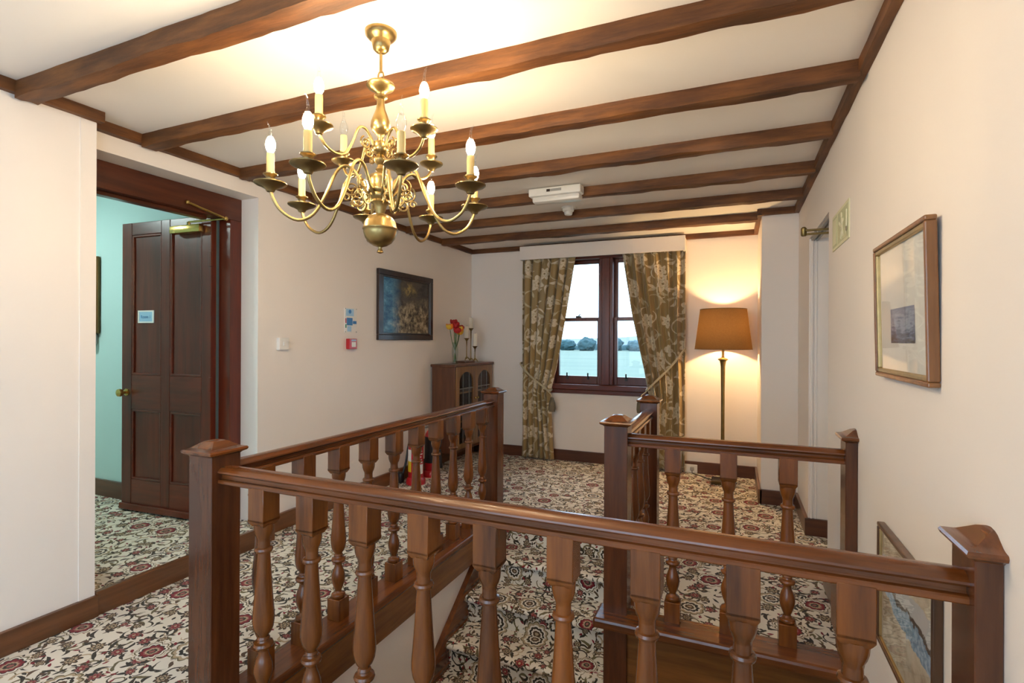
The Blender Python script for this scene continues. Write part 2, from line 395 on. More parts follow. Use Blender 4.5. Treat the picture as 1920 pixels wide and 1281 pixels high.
# ------------------------------------------------------------------ mesh helpers
ORG = {}        # world origin of every object made here
class MB:
    def __init__(s): s.v = []; s.f = []; s.uv = {}
    def add(s, vs, fs, uvs=None):
        k = len(s.v); s.v += [tuple(p) for p in vs]
        for i, f in enumerate(fs):
            if uvs: s.uv[len(s.f)] = uvs[i]
            s.f.append(tuple(k + j for j in f))
        return s
    def box(s, x0, x1, y0, y1, z0, z1):
        v = [(x, y, z) for z in (z0, z1) for y in (y0, y1) for x in (x0, x1)]
        return s.add(v, [(0, 2, 3, 1), (4, 5, 7, 6), (0, 1, 5, 4), (2, 6, 7, 3), (0, 4, 6, 2), (1, 3, 7, 5)])
    def bevbox(s, x0, x1, y0, y1, z0, z1, b=0.004, seg=2):
        bm = bmesh.new(); bmesh.ops.create_cube(bm, size=1)
        for v in bm.verts:
            v.co = Vector((x0 if v.co.x < 0 else x1, y0 if v.co.y < 0 else y1, z0 if v.co.z < 0 else z1))
        bmesh.ops.bevel(bm, geom=bm.edges[:] + bm.verts[:], offset=b, segments=seg, profile=0.5, affect='EDGES')
        bm.verts.index_update()
        s.add([v.co[:] for v in bm.verts], [[v.index for v in f.verts] for f in bm.faces]); bm.free(); return s
    def lathe(s, prof, c=(0, 0, 0), n=20, square=False, cx=None):
        """prof: list of (r, z) from bottom to top around z axis"""
        ring = []
        if square: n = 4
        vs = []
        for r, z in prof:
            for i in range(n):
                a = 2 * math.pi * i / n + (math.pi / 4 if square else 0)
                k = math.sqrt(2) if square else 1
                vs.append((c[0] + r * k * math.cos(a), c[1] + r * k * math.sin(a), c[2] + z))
        fs = [(j * n + i, j * n + (i + 1) % n, (j + 1) * n + (i + 1) % n, (j + 1) * n + i) for j in range(len(prof) - 1) for i in range(n)]
        fs.append(tuple(range(n - 1, -1, -1))); fs.append(tuple((len(prof) - 1) * n + i for i in range(n)))
        return s.add(vs, fs)
    def tube(s, pts, r, n=8, closed=False):
        pts = [Vector(p) for p in pts]; rs = r if isinstance(r, (list, tuple)) else [r] * len(pts)
        vs = []; up = None; m = len(pts)
        for i, p in enumerate(pts):
            a = pts[(i - 1) % m] if (closed or i > 0) else p
            b = pts[(i + 1) % m] if (closed or i < m - 1) else p
            t = (b - a).normalized()
            if up is None: up = t.orthogonal().normalized()
            up = (up - t * up.dot(t)).normalized() if (up - t * up.dot(t)).length > 1e-6 else t.orthogonal().normalized()
            sd = t.cross(up)
            for k in range(n):
                an = 2 * math.pi * k / n
                vs.append(p + (up * math.cos(an) + sd * math.sin(an)) * rs[i])
        fs = [(j * n + k, j * n + (k + 1) % n, ((j + 1) % m) * n + (k + 1) % n, ((j + 1) % m) * n + k)
              for j in range(m if closed else m - 1) for k in range(n)]
        if not closed: fs += [tuple(range(n - 1, -1, -1)), tuple((m - 1) * n + k for k in range(n))]
        return s.add(vs, fs)
    def sweep(s, prof, axis, a, b, cx=0.0, cz=0.0):
        """extrude closed profile (p,q) along world axis 0 or 1; p is the other horizontal axis, q is z"""
        n = len(prof); vs = []
        for t in (a, b):
            for p, q in prof:
                vs.append((t, cx + p, cz + q) if axis == 0 else (cx + p, t, cz + q))
        fs = [(i, (i + 1) % n, n + (i + 1) % n, n + i) for i in range(n)]
        fs += [tuple(range(n - 1, -1, -1)), tuple(range(n, 2 * n))]
        return s.add(vs, fs)
    def ball(s, c, r, u=14, v=9, sq=(1, 1, 1)):
        prof = [(r * math.sin(math.pi * i / v), -r * math.cos(math.pi * i / v)) for i in range(v + 1)]
        k = len(s.v); s.lathe([(max(a, 1e-4), b) for a, b in prof], (0, 0, 0), u)
        for i in range(k, len(s.v)):
            p = s.v[i]; s.v[i] = (c[0] + p[0] * sq[0], c[1] + p[1] * sq[1], c[2] + p[2] * sq[2])
        return s
    def xf(s, mat, k=0):
        for i in range(k, len(s.v)): s.v[i] = tuple(mat @ Vector(s.v[i]))
        return s
    def mesh(s, name, mat, off=(0, 0, 0), smooth=None):
        me = bpy.data.meshes.new(name)
        me.from_pydata([(p[0] - off[0], p[1] - off[1], p[2] - off[2]) for p in s.v], [], s.f)
        if s.uv:
            ul = me.uv_layers.new(name='UVMap')
            for p in me.polygons:
                u = s.uv.get(p.index)
                if u:
                    for li, c in zip(p.loop_indices, u): ul.data[li].uv = c
        me.materials.append(mat)
        bm = bmesh.new(); bm.from_mesh(me); bmesh.ops.recalc_face_normals(bm, faces=bm.faces); bm.to_mesh(me); bm.free()
        if smooth is not None:
            for p in me.polygons: p.use_smooth = True
            me.set_sharp_from_angle(angle=R(smooth))
        return me
    def build(s, name, mat, parent=None, smooth=None, at=None):
        """world coordinates in, origin at the parent's origin (or at 'at')"""
        base = ORG[parent] if parent else Vector((0, 0, 0))
        org = Vector(at) if at else base
        o = bpy.data.objects.new(name, s.mesh(name, mat, org, smooth)); C.objects.link(o)
        o.location = org - base
        if parent: o.parent = parent
        ORG[o] = org
        return o

def tag(o, label, cat, group=None):
    o['label'] = label; o['category'] = cat
    if group: o['group'] = group
    return o
def thing(name, loc, label=None, cat=None, group=None):
    o = bpy.data.objects.new(name, None); o.empty_display_size = 0.1; C.objects.link(o); o.location = loc
    ORG[o] = Vector(loc)
    if label: tag(o, label, cat, group)
    return o
def struct(o): o['kind'] = 'structure'; return o
def place(name, mesh, parent, loc):
    o = bpy.data.objects.new(name, mesh); C.objects.link(o); o.parent = parent
    o.location = Vector(loc) - ORG[parent]; ORG[o] = Vector(loc); return o
def copy_tree(o, parent=None):
    c = o.copy(); C.objects.link(c); c.parent = parent; ORG[c] = ORG[o].copy()
    for ch in list(o.children): copy_tree(ch, c)
    return c
def text_mesh(s, size):
    cu = bpy.data.curves.new('t', 'FONT'); cu.body = s; cu.size = size; cu.align_x = 'CENTER'; cu.align_y = 'CENTER'
    o = bpy.data.objects.new('t', cu); C.objects.link(o)
    dg = bpy.context.evaluated_depsgraph_get(); me = bpy.data.meshes.new_from_object(o.evaluated_get(dg))
    bpy.data.objects.remove(o); bpy.data.curves.remove(cu)
    return me
def quad(a, b, c, d, uv=((0, 0), (1, 0), (1, 1), (0, 1))):
    m = MB(); m.add([a, b, c, d], [(0, 1, 2, 3)], [uv]); return m

XL, XN, XR, YF, ZC = -2.99, -2.88, 0.475, 5.70, 2.47      # left wall, near-left wall, right wall, far wall, ceiling
YB = -3.0
# ------------------------------------------------------------------ shell: floor
fl = MB()
def fq(x0, x1, y0, y1, z=0.0):
    fl.add([(x0, y0, z), (x1, y0, z), (x1, y1, z), (x0, y1, z)], [(0, 1, 2, 3)], [[(x0, y0), (x1, y0), (x1, y1), (x0, y1)]])
fq(XN, -1.716, YB, 1.54); fq(XL, -1.716, 1.54, YF)
fq(-1.716, XR, YB, 1.40); fq(-1.716, -0.545, 3.62, YF); fq(-0.545, XR, 2.66, YF); fq(XR, 0.80, 3.36, 4.20)
struct(fl.build('floor', M['carpet']))
fl = MB(); fq(-6.0, -2.885, 0.3, 2.60, 0.112)
struct(fl.build('floor_passage', M['carpet']))
# ------------------------------------------------------------------ shell: walls, ceiling
struct(MB().box(XN - 0.35, XN, YB, 1.54, -0.05, ZC).box(XN - 0.003, XN + 0.004, 1.472, 1.54, 0.10, 2.415).build('wall_left_near', M['wall']))
struct(MB().box(XL - 0.36, XL, 2.579, YF + 0.3, 0, ZC).box(XL - 0.27, XL, 1.54, 2.579, 2.325, ZC).build('wall_left', M['wall']))
WX0, WX1, WZ0, WZ1 = -1.98, -0.66, 0.84, 2.33
struct(MB().box(XL, WX0, YF, YF + 0.3, 0, ZC).box(WX1, 0.9, YF, YF + 0.3, 0, ZC)
       .box(WX0, WX1, YF, YF + 0.3, 0, WZ0).box(WX0, WX1, YF, YF + 0.3, WZ1, ZC).build('wall_far', M['wall']))
struct(MB().box(XR, 0.85, YB, -2.5, 0, ZC).box(XR, 0.85, -0.5, 3.36, -1.2, ZC).box(XR, 0.85, -2.5, -0.5, 0, 0.4).box(XR, 0.85, -2.5, -0.5, 2.3, ZC).box(XR, 0.85, 4.20, YF, 0, ZC).box(XR, 0.85, 3.36, 4.20, 2.085, ZC).build('wall_right', M['wall']))  # includes an opening behind the camera for the added side window
struct(MB().bevbox(0.20, XR, 4.86, YF, 0, ZC, 0.003).build('wall_right_boxing', M['wall']))
# wall behind the camera, with an opening for the added window
bx0, bx1, bz0, bz1 = -2.80, 0.20, 0.4, 2.3
struct(MB().box(XN - 0.35, bx0, YB - 0.2, YB, 0, ZC).box(bx1, 0.85, YB - 0.2, YB, 0, ZC)
       .box(bx0, bx1, YB - 0.2, YB, 0, bz0).box(bx0, bx1, YB - 0.2, YB, bz1, ZC).build('wall_back', M['wall']))
struct(MB().box(-3.3, 0.85, YB - 0.2, YF + 0.3, ZC, ZC + 0.15).build('ceiling', M['ceil']))
# passage beyond the left doorway
struct(MB().box(-6.2, -3.35, 2.54, 2.64, 0.0, 2.62).build('wall_passage_right', M['teal']))
struct(MB().box(-6.2, -3.23, 0.2, 0.3, 0.0, 2.62).build('wall_passage_left', M['teal']))
struct(MB().box(-6.2, -6.0, 0.3, 2.54, 0.0, 2.62).build('wall_passage_end', M['teal']))
struct(MB().box(-6.2, -3.23, 0.2, 2.64, 2.60, 2.70).build('ceiling_passage', M['teal']))
struct(MB().box(-6.0, -3.36, 2.52, 2.54, 0.112, 0.24).build('baseboard_passage', M['skx']))
struct(MB().bevbox(-2.90, -2.868, 1.545, 2.62, 0.0, 0.118, 0.004).build('trim_door_step', M['sky']))
# stairwell walls
struct(MB().box(-1.80, -1.70, 1.40, 3.66, -1.2, -0.02).build('wall_stairwell_left', M['wall']))
struct(MB().box(-1.72, XR, 1.30, 1.40, -1.2, -0.04).build('wall_stairwell_front', M['wall']))
struct(MB().box(-0.585, -0.50, 2.705, 3.66, -1.2, -0.04).build('wall_stairwell_right', M['wall']))
struct(MB().box(-1.9, 0.9, 1.2, 3.9, -1.32, -1.2).build('stairwell_light_block', M['wall']))  # unseen slab added to block sky light leaking up under the stairs
fl = MB(); fq(-1.70, XR, 1.40, 2.60, -1.08); struct(fl.build('floor_stair_landing', M['carpet']))

# baseboards
struct(MB().bevbox(XN - 0.01, XN + 0.022, YB, 1.55, 0, 0.105).build('baseboard_left_near', M['sky']))
struct(MB().bevbox(XL - 0.01, XL + 0.022, 2.622, YF, 0, 0.12).build('baseboard_left', M['sky']))
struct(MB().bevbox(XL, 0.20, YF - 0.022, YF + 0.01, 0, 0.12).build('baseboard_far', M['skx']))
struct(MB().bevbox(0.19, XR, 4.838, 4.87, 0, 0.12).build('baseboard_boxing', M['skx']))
struct(MB().bevbox(0.178, 0.21, 4.838, YF - 0.02, 0, 0.12).build('baseboard_boxing_side', M['sky']))
struct(MB().bevbox(XR - 0.022, XR + 0.01, 4.19, 4.84, 0, 0.12).bevbox(XR - 0.022, XR + 0.01, 2.70, 3.36, 0, 0.12).build('baseboard_right', M['sky']))
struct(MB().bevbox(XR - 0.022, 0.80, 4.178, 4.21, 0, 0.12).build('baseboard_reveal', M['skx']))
struct(MB().bevbox(XR - 0.022, XR + 0.01, YB, 1.28, 0, 0.12).build('baseboard_right_near', M['sky']))
# ceiling trims (rough strips)
def rough(x0, x1, y0, y1, z0, z1, axis, amp=0.006, seed=0.0, step=0.06):
    m = MB(); L = (x1 - x0) if axis == 0 else (y1 - y0); n = max(2, int(L / step))
    prof = []
    for i in range(4): prof.append((0.0, i / 4))
    sec = [(0, 0), (.33, 0), (.67, 0), (1, 0), (1, .5), (1, 1), (0, 1), (0, .5)]
    vs = []
    for j in range(n + 1):
        t = j / n
        for k, (a, b) in enumerate(sec):
            x = x0 + (x1 - x0) * (t if axis == 0 else a); y = y0 + (y1 - y0) * (t if axis == 1 else a); z = z0 + (z1 - z0) * b
            q = noise.noise_vector(Vector((x * 4 + seed, y * 4, k * 3.1))) + 0.5 * noise.noise_vector(Vector((x * 14 + seed, y * 14, k * 1.7)))
            kk = amp * (1.0 if b < 1 else 0.5)
            if axis == 0: y += q.y * kk
            else: x += q.x * kk
            if b < 1: z += q.z * kk
            vs.append((x, y, z))
    S = len(sec)
    fs = [(j * S + k, j * S + (k + 1) % S, (j + 1) * S + (k + 1) % S, (j + 1) * S + k) for j in range(n) for k in range(S)]
    fs += [tuple(range(S)), tuple(n * S + k for k in range(S))]
    return m.add(vs, fs)
zt = 2.418
for i, (a, ax) in enumerate([((XL, XL + 0.036, 1.545, YF), 1), ((XN, XN + 0.036, YB, 1.56), 1), ((XL + .03, 0.20, YF - 0.036, YF), 0),
                             ((XR - 0.036, XR, YB, 4.86), 1), ((0.17, XR - .03, 4.824, 4.86), 0), ((0.164, 0.20, 4.824, YF - .03), 1)]):
    struct(rough(*a, zt, ZC + 0.004, ax, 0.004, i * 9.0).build('trim_%d' % (i + 1), M['trimx' if ax == 0 else 'trimy'], smooth=40))

# ------------------------------------------------------------------ ceiling beams
where = {-2.5: None}
bl = ['dark oak ceiling beam nearest the camera at the upper left', 'dark oak ceiling beam just behind the chandelier rod, second from the camera',
      'dark oak ceiling beam third from the camera, behind the chandelier', 'dark oak ceiling beam fourth from the camera',
      'dark oak ceiling beam under the white emergency light', 'dark oak ceiling beam beside the smoke detector, third from the window wall',
      'dark oak ceiling beam second from the window wall, ending at the boxed corner']
ys = [1.215, 1.80, 2.405, 3.03, 3.65, 4.26, 4.93]
for i, y in enumerate(ys):
    x0 = (XN if y < 1.5 else XL) + 0.03; x1 = 0.17 if i == 6 else XR - 0.03
    o = rough(x0, x1, y, y + 0.075, 2.402 if i else 2.395, ZC + 0.004, 0, 0.0085, i * 5.3, 0.05).build('ceiling_beam', M['beam'], smooth=35, at=(x0, y, ZC))
    tag(o, bl[i], 'beam', 'ceiling beams')

# ------------------------------------------------------------------ balustrades
def baluster_mesh():
    m = MB(); h = 0.0365
    m.bevbox(-h, h, -h, h, 0.722, 0.842, 0.0018, 1)
    m.lathe([(h * 0.74, 0.706), (h * 0.86, 0.713), (h, 0.7225), (h, 0.730)], square=True)
    m.lathe([(0.0215, 0.652), (0.0225, 0.660), (0.0275, 0.670), (0.0315, 0.684), (0.033, 0.700), (0.033, 0.712)])
    m.lathe([(0.0205, 0.60), (0.0205, 0.611), (0.0285, 0.613), (0.031, 0.620), (0.0285, 0.627), (0.0215, 0.629), (0.0205, 0.66)])
    m.lathe([(0.016, 0.305), (0.018, 0.318), (0.026, 0.328), (0.033, 0.345), (0.0365, 0.368), (0.0365, 0.39), (0.033, 0.43),
             (0.0285, 0.49), (0.0245, 0.55), (0.0215, 0.60), (0.0205, 0.613)])
    m.lathe([(0.016, 0.262), (0.020, 0.272), (0.031, 0.277), (0.034, 0.285), (0.031, 0.293), (0.021, 0.297), (0.019, 0.303), (0.022, 0.307), (0.018, 0.315)])
    m.lathe([(0.014, 0.128), (0.0165, 0.14), (0.024, 0.158), (0.030, 0.178), (0.0325, 0.196), (0.031, 0.214), (0.0245, 0.236), (0.018, 0.252), (0.017, 0.266)])
    m.lathe([(0.026, 0.100), (0.032, 0.106), (0.034, 0.113), (0.031, 0.121), (0.020, 0.126), (0.0165, 0.131), (0.014, 0.14)])
    m.bevbox(-h, h, -h, h, 0.0, 0.102, 0.0018, 1)
    return m.mesh('baluster', M['mahz'], smooth=38)
BAL = baluster_mesh()
RAIL = [(-.032, .836), (-.0345, .839), (-.0345, .848), (-.031, .8515), (-.021, .8535), (-.018, .858), (-.018, .866), (-.022, .871), (-.034, .8735), (-.0365, .877), (-.0355, .882), (-.029, .889), (-.016, .895), (0, .897)]
RAIL = RAIL + [(-a, b) for a, b in RAIL[::-1][1:]]
def newel(parent, x0, x1, y0, y1, zb, clampx=None):
    cx, cy = (x0 + x1) / 2, (y0 + y1) / 2
    n = MB().bevbox(x0, x1, y0, y1, zb, 0.94, 0.0025, 1).build('newel_post', M['newel'], parent)
    h = 0.06
    if clampx: cx = x0 + h
    m = MB().lathe([(h, .934), (h + .004, .938), (h + .016, .944), (h + .019, .951), (h + .016, .957), (h + .002, .960), (h - .006, .964), (h - .020, .974),
                    (h - .030, .9815), (h - .042, .986), (.004, .988)], (cx, cy, 0), square=True)
    if clampx: m.v = [(min(p[0], clampx), p[1], p[2]) for p in m.v]
    m.build('newel_cap', M['mahy'], n, 25)
    return n
# front run, nearest the camera
fb = thing('balustrade', (-1.777, 1.347, 0), 'mahogany balustrade nearest the camera running across the foreground', 'balustrade', 'stair balustrades')
newel(fb, -1.837, -1.717, 1.287, 1.407, 0.0)
newel(fb, 0.43, XR, 1.287, 1.407, -0.02, XR)
MB().sweep(RAIL, 0, -1.72, 0.435, 1.347).build('handrail', M['mahx'], fb, 24)
MB().bevbox(-1.72, 0.435, 1.27, 1.43, -0.04, 0.006, 0.012).build('base_rail', M['mahx'], fb)
MB().bevbox(-1.70, XR, 1.402, 1.418, -0.21, -0.04).build('apron_board', M['apronx'], fb)
for i in range(9): place('baluster', BAL, fb, (-1.528 + 0.2209 * i, 1.347, 0))
# left run
lb = thing('balustrade', (-1.777, 2.6, 0), 'long mahogany balustrade on the left running back toward the window', 'balustrade', 'stair balustrades')
newel(lb, -1.837, -1.717, 3.72, 3.84, 0.0)
MB().sweep(RAIL, 1, 1.405, 3.725, -1.777).build('handrail', M['mahy'], lb, 24)
MB().bevbox(-1.85, -1.672, 1.43, 3.72, -0.035, 0.004, 0.012).build('base_rail', M['mahy'], lb)
MB().bevbox(-1.70, -1.682, 1.42, 3.66, -0.205, -0.03).build('apron_board', M['apron'], lb)
for i in range(10): place('baluster', BAL, lb, (-1.777, 1.556 + 0.2247 * i, 0.004))
# right run
rb = thing('balustrade', (-0.545, 2.64, 0), 'short mahogany balustrade on the far right side of the stairwell, meeting the right wall', 'balustrade', 'stair balustrades')
newel(rb, -0.603, -0.487, 2.582, 2.70, -1.08)
newel(rb, 0.43, XR, 2.582, 2.70, -0.02, XR)
MB().sweep(RAIL, 0, -0.49, 0.435, 2.641).build('handrail', M['mahx'], rb, 24)
MB().bevbox(-0.64, XR, 2.50, 2.675, -0.045, 0.006, 0.014).build('base_rail', M['mahx'], rb)
MB().bevbox(-0.49, XR, 2.598, 2.62, -1.08, -0.04, 0.004).build('apron_board', M['apronx'], rb)
for x in (-0.276, -0.027, 0.218): place('baluster', BAL, rb, (x, 2.641, 0))
# return run
tb = thing('balustrade', (-0.545, 3.2, 0), 'stubby mahogany balustrade return seen end-on in front of the right curtain', 'balustrade', 'stair balustrades')
newel(tb, -0.603, -0.487, 3.64, 3.76, 0.0)
MB().sweep(RAIL, 1, 2.70, 3.645, -0.545).build('handrail', M['mahy'], tb, 24)
MB().bevbox(-0.63, -0.46, 2.70, 3.64, -0.035, 0.006, 0.012).build('base_rail', M['mahy'], tb)
for i in range(4): place('baluster', BAL, tb, (-0.545, 2.88 + 0.2 * i, 0))

# ------------------------------------------------------------------ staircase
st = thing('staircase', (-1.15, 3.62, 0), 'floral carpeted stairs going down between the balustrades', 'staircase')
def step(k):
    y, z = 3.62 - 0.25 * k, -0.18 * k; x0, x1 = -1.665, -0.60
    r = 0.022
    pr = [(y + 0.0 if k else y + 0.02, z)] if k == 0 else [(y + 0.275, z)]
    pr += [(y + 0.01, z)]
    for i in range(7):
        a = R(90 + 30 * i); pr.append((y + r * math.cos(a) * 1.2 - 0.004, z - r + r * math.sin(a)))
    pr += [(y + 0.015, z - 0.05), (y + 0.018, z - 0.18)]
    m = MB(); vs = []; uv = []; s = 0
    for i, p in enumerate(pr):
        if i: s += math.hypot(p[0] - pr[i - 1][0], p[1] - pr[i - 1][1])
        uv.append(3.62 - s - k * 0.45)
    N = len(pr)
    nx = 6
    for j in range(nx + 1):
        x = x0 + (x1 - x0) * j / nx
        vs += [(x, p[0], p[1]) for p in pr]
    fs = []; us = []
    for j in range(nx):
        xa = x0 + (x1 - x0) * j / nx; xb = x0 + (x1 - x0) * (j + 1) / nx
        for i in range(N - 1):
            fs.append((j * N + i, j * N + i + 1, (j + 1) * N + i + 1, (j + 1) * N + i))
            us.append([(xa, uv[i]), (xa, uv[i + 1]), (xb, uv[i + 1]), (xb, uv[i])])
    m.add(vs, fs, us)
    m.build('step', M['carpet'], st, 50)
for k in range(6): step(k)
def string(x0, x1):
    m = MB(); pr = [(3.66, 0.0), (3.66, 0.085), (3.56, 0.02), (2.05, -1.06), (2.05, -1.2), (3.66, -0.30)]
    n = len(pr); vs = [(x, a, b) for x in (x0, x1) for a, b in pr]
    fs = [(i, (i + 1) % n, n + (i + 1) % n, n + i) for i in range(n)] + [tuple(range(n)), tuple(range(n, 2 * n))]
    return m.add(vs, fs)
string(-1.698, -1.662).build('stair_string', M['mahy'], st)
string(-0.628, -0.590).build('stair_string', M['mahy'], st)

# ------------------------------------------------------------------ left doorway: frame, leaf, closer
d1 = struct(thing('door_1', (-3.25, 2.47, 0.112)))
MB().bevbox(-3.26, -3.148, 2.492, 2.579, 0.112, 2.172, 0.004).build('door_jamb', M['doorz'], d1)
MB().bevbox(-3.26, -3.148, 1.56, 1.68, 0.112, 2.172, 0.004).build('door_jamb', M['doorz'], d1)
MB().bevbox(-3.26, -3.148, 1.56, 2.579, 2.172, 2.325, 0.004).build('door_head', M['doory'], d1)
MB().bevbox(-3.255, -3.20, 1.68, 2.36, 2.150, 2.172, 0.003).build('door_stop', M['doory'], d1)
HX, HY = -3.262, 2.476
ang = math.atan2(2.42 - HY, -4.13 - HX)
LM = Matrix.Translation((HX, HY, 0)) @ Matrix.Rotation(ang, 4, 'Z')      # local x along leaf from hinge, local +y toward the camera side
LW, T = 0.868, 0.042
zb, ztp = 0.125, 2.20
# local coordinates: y from 0 (camera side) to -T
def leaf(m): return m.xf(LM)
sgn = 1
lf = MB().box(0, 0.115, -T, 0, zb, ztp).box(LW - 0.105, LW, -T, 0, zb, ztp)
lf = leaf(MB().bevbox(0, 0.085, 0, T, zb, ztp).bevbox(LW - 0.10, LW, 0, T, zb, ztp).bevbox(0.385, 0.47, 0, T, zb, ztp)).build('leaf', M['doorz'], d1)
for (z0, z1) in ((ztp - 0.09, ztp), (0.85, 1.10), (zb, 0.345)):
    leaf(MB().bevbox(0.085, 0.385, 0.001, T - 0.001, z0, z1).bevbox(0.47, LW - 0.10, 0.001, T - 0.001, z0, z1)).build('rail', M['doorx'], lf)
for (xa, xb) in ((0.085, 0.385), (0.47, LW - 0.10)):
    for (z0, z1) in ((1.10, ztp - 0.09), (0.345, 0.85)):
        leaf(MB().box(xa, xb, 0.014, T - 0.014, z0, z1)).build('panel', M['doorz'], lf)
        b = 0.016
        mm = MB()
        for (a0, a1, c0, c1) in ((xa, xb, z0, z0 + b), (xa, xb, z1 - b, z1), (xa, xa + b, z0, z1), (xb - b, xb, z0, z1)):
            mm.bevbox(a0, a1, T - 0.016, T - 0.002, c0, c1, 0.005)
            mm.bevbox(a0, a1, 0.002, 0.016, c0, c1, 0.005)
        leaf(mm).build('panel_moulding', M['doorx'], lf)
leaf(MB().bevbox(0, LW, T - 0.002, T + 0.02, zb, zb + 0.045, 0.006)).build('weather_bar', M['doorx'], lf)
kn = MB().lathe([(0.026, 0), (0.026, 0.006), (0.011, 0.010), (0.010, 0.028), (0.022, 0.034), (0.029, 0.048), (0.026, 0.062), (0.012, 0.070), (0.001, 0.072)], n=18)
kn.xf(LM @ Matrix.Translation((LW - 0.055, T, 0.972)) @ Matrix.Rotation(R(-90), 4, 'X'))
kn.build('door_knob', M['brass2'], lf, 40)
pq = leaf(MB().bevbox(0.555, 0.715, T - 0.016, T - 0.010, 1.475, 1.565, 0.003)).build('room_plaque', M['ltblue'], lf)
mm = MB()
for (a0, a1, c0, c1) in ((.555, .715, 1.475, 1.485), (.555, .715, 1.555, 1.565), (.555, .568, 1.475, 1.565), (.702, .715, 1.475, 1.565)): mm.box(a0, a1, T - .0105, T - .008, c0, c1)
leaf(mm).build('plaque_border', M['whitepaper'], lf)
tm = text_mesh('Room 1', 0.032); tm.materials.append(M['blue'])
tm.transform(LM @ Matrix.Translation((0.635, T - 0.0085, 1.518)) @ Matrix(((-1, 0, 0, 0), (0, 0, 1, 0), (0, 1, 0, 0), (0, 0, 0, 1))))
tm.transform(Matrix.Translation(-ORG[lf])); o = bpy.data.objects.new('plaque_text', tm); C.objects.link(o); o.parent = lf; ORG[o] = ORG[lf]
# closer: body on the leaf, two arms to the frame head
cl = leaf(MB().bevbox(0.06, 0.34, T, T + 0.045, 2.085, 2.14, 0.01)).build('door_closer', M['brass2'], d1, 30)
pA = LM @ Vector((0.17, T + 0.03, 2.158)); pB = Vector((-3.11, 2.425, 2.160)); pC = Vector((-3.133, 2.18, 2.212))
MB().tube([pA, pB], 0.007, 8).tube([LM @ Vector((0.17, T + .03, 2.14)), pA], 0.012, 8).build('closer_arm', M['brass2'], cl)
MB().tube([pB, pC], 0.008, 8).ball(pB, 0.016).ball(pC, 0.014).build('closer_arm', M['brass2'], cl)
for z in (1.85, 1.0, 0.40):
    leaf(MB().bevbox(-0.012, 0.012, T - 0.004, T + 0.012, z, z + 0.10, 0.003)).build('hinge', M['doorz'], d1)
# passage picture and ceiling lamp
pf = thing('picture_frame', (-4.80, 2.54, 1.40), 'green gilt framed mirror on the aqua wall of the passage', 'mirror')
MB().bevbox(-4.95, -4.675, 2.505, 2.54, 1.40, 2.02, 0.012).build('frame', M['darkbrass'], pf)
MB().box(-4.93, -4.71, 2.501, 2.506, 1.45, 1.98).build('mirror_glass', M['steel'], pf)
MB().bevbox(-4.93, -4.70, 2.47, 2.54, 1.31, 1.40, 0.02).build('bracket', M['grey'], pf)
plp = thing('ceiling_light', (-4.75, 1.45, 2.60), 'round white ceiling light in the passage beyond the left door', 'lamp')
MB().lathe([(0.10, -0.055), (0.13, -0.05), (0.145, -0.03), (0.145, -0.02)], (-4.75, 1.45, 2.60), 28).build('diffuser', M['disc'], plp, 40)
MB().lathe([(0.15, -0.02), (0.15, 0.0)], (-4.75, 1.45, 2.60), 28).build('base_plate', M['white'], plp, 40)

# ------------------------------------------------------------------ right doorway
d2 = struct(thing('door_2', (0.78, 3.78, 0)))
MB().bevbox(0.74, 0.78, 3.37, 4.19, 0.01, 2.08).build('leaf', M['white'], d2)
MB().bevbox(XR + 0.01, XR + 0.025, 4.186, 4.205, 0.12, 2.085).bevbox(XR + 0.035, XR + 0.05, 4.19, 4.205, 0.12, 2.085).build('door_bead', M['wall'], d2)
MB().bevbox(XR + 0.01, XR + 0.03, 3.36, 4.20, 2.070, 2.088).bevbox(XR + 0.04, XR + 0.055, 3.36, 4.20, 2.065, 2.088).build('door_bead', M['grey'], d2)
ca = thing('door_closer_arm', (0.5, 3.6, 2.03), 'bronze door closer arm jutting out of the right doorway', 'door closer')
MB().bevbox(0.372, 0.74, 3.59, 3.616, 2.028, 2.040, 0.003).build('arm', M['bronze'], ca)
MB().bevbox(0.385, 0.74, 3.595, 3.612, 2.006, 2.018, 0.003).build('slide_arm', M['bronze'], ca)
MB().lathe([(0.012, -0.035), (0.016, -0.03), (0.016, 0.012), (0.008, 0.02)], (0.378, 3.603, 2.036), 14).build('pivot', M['bronze'], ca, 40)

# ------------------------------------------------------------------ window
w1 = struct(thing('window_1', (-1.32, 5.80, 0.84)))
yg = 5.80
MB().bevbox(WX0, WX0 + 0.06, 5.70, 5.92, WZ0, WZ1).build('frame_jamb', M['doorz'], w1)
MB().bevbox(WX1 - 0.06, WX1, 5.70, 5.92, WZ0, WZ1).build('frame_jamb', M['doorz'], w1)
MB().bevbox(WX0 + .06, WX1 - .06, 5.70, 5.92, WZ1 - 0.05, WZ1).build('frame_head', M['doorx'], w1)
MB().bevbox(-1.395, -1.245, 5.71, 5.92, WZ0 + .03, WZ1 - .05).bevbox(-1.365, -1.275, 5.695, 5.72, WZ0 + .03, WZ1 - .05, 0.006).build('mullion', M['doorz'], w1)
MB().bevbox(WX0 - 0.05, WX1 + 0.05, 5.660, 5.92, WZ0 - 0.03, WZ0 + 0.03, 0.008).bevbox(WX0 - .03, WX1 + .03, 5.672, 5.71, WZ0 - .075, WZ0 - .03, .006).build('window_sill', M['doorx'], w1)
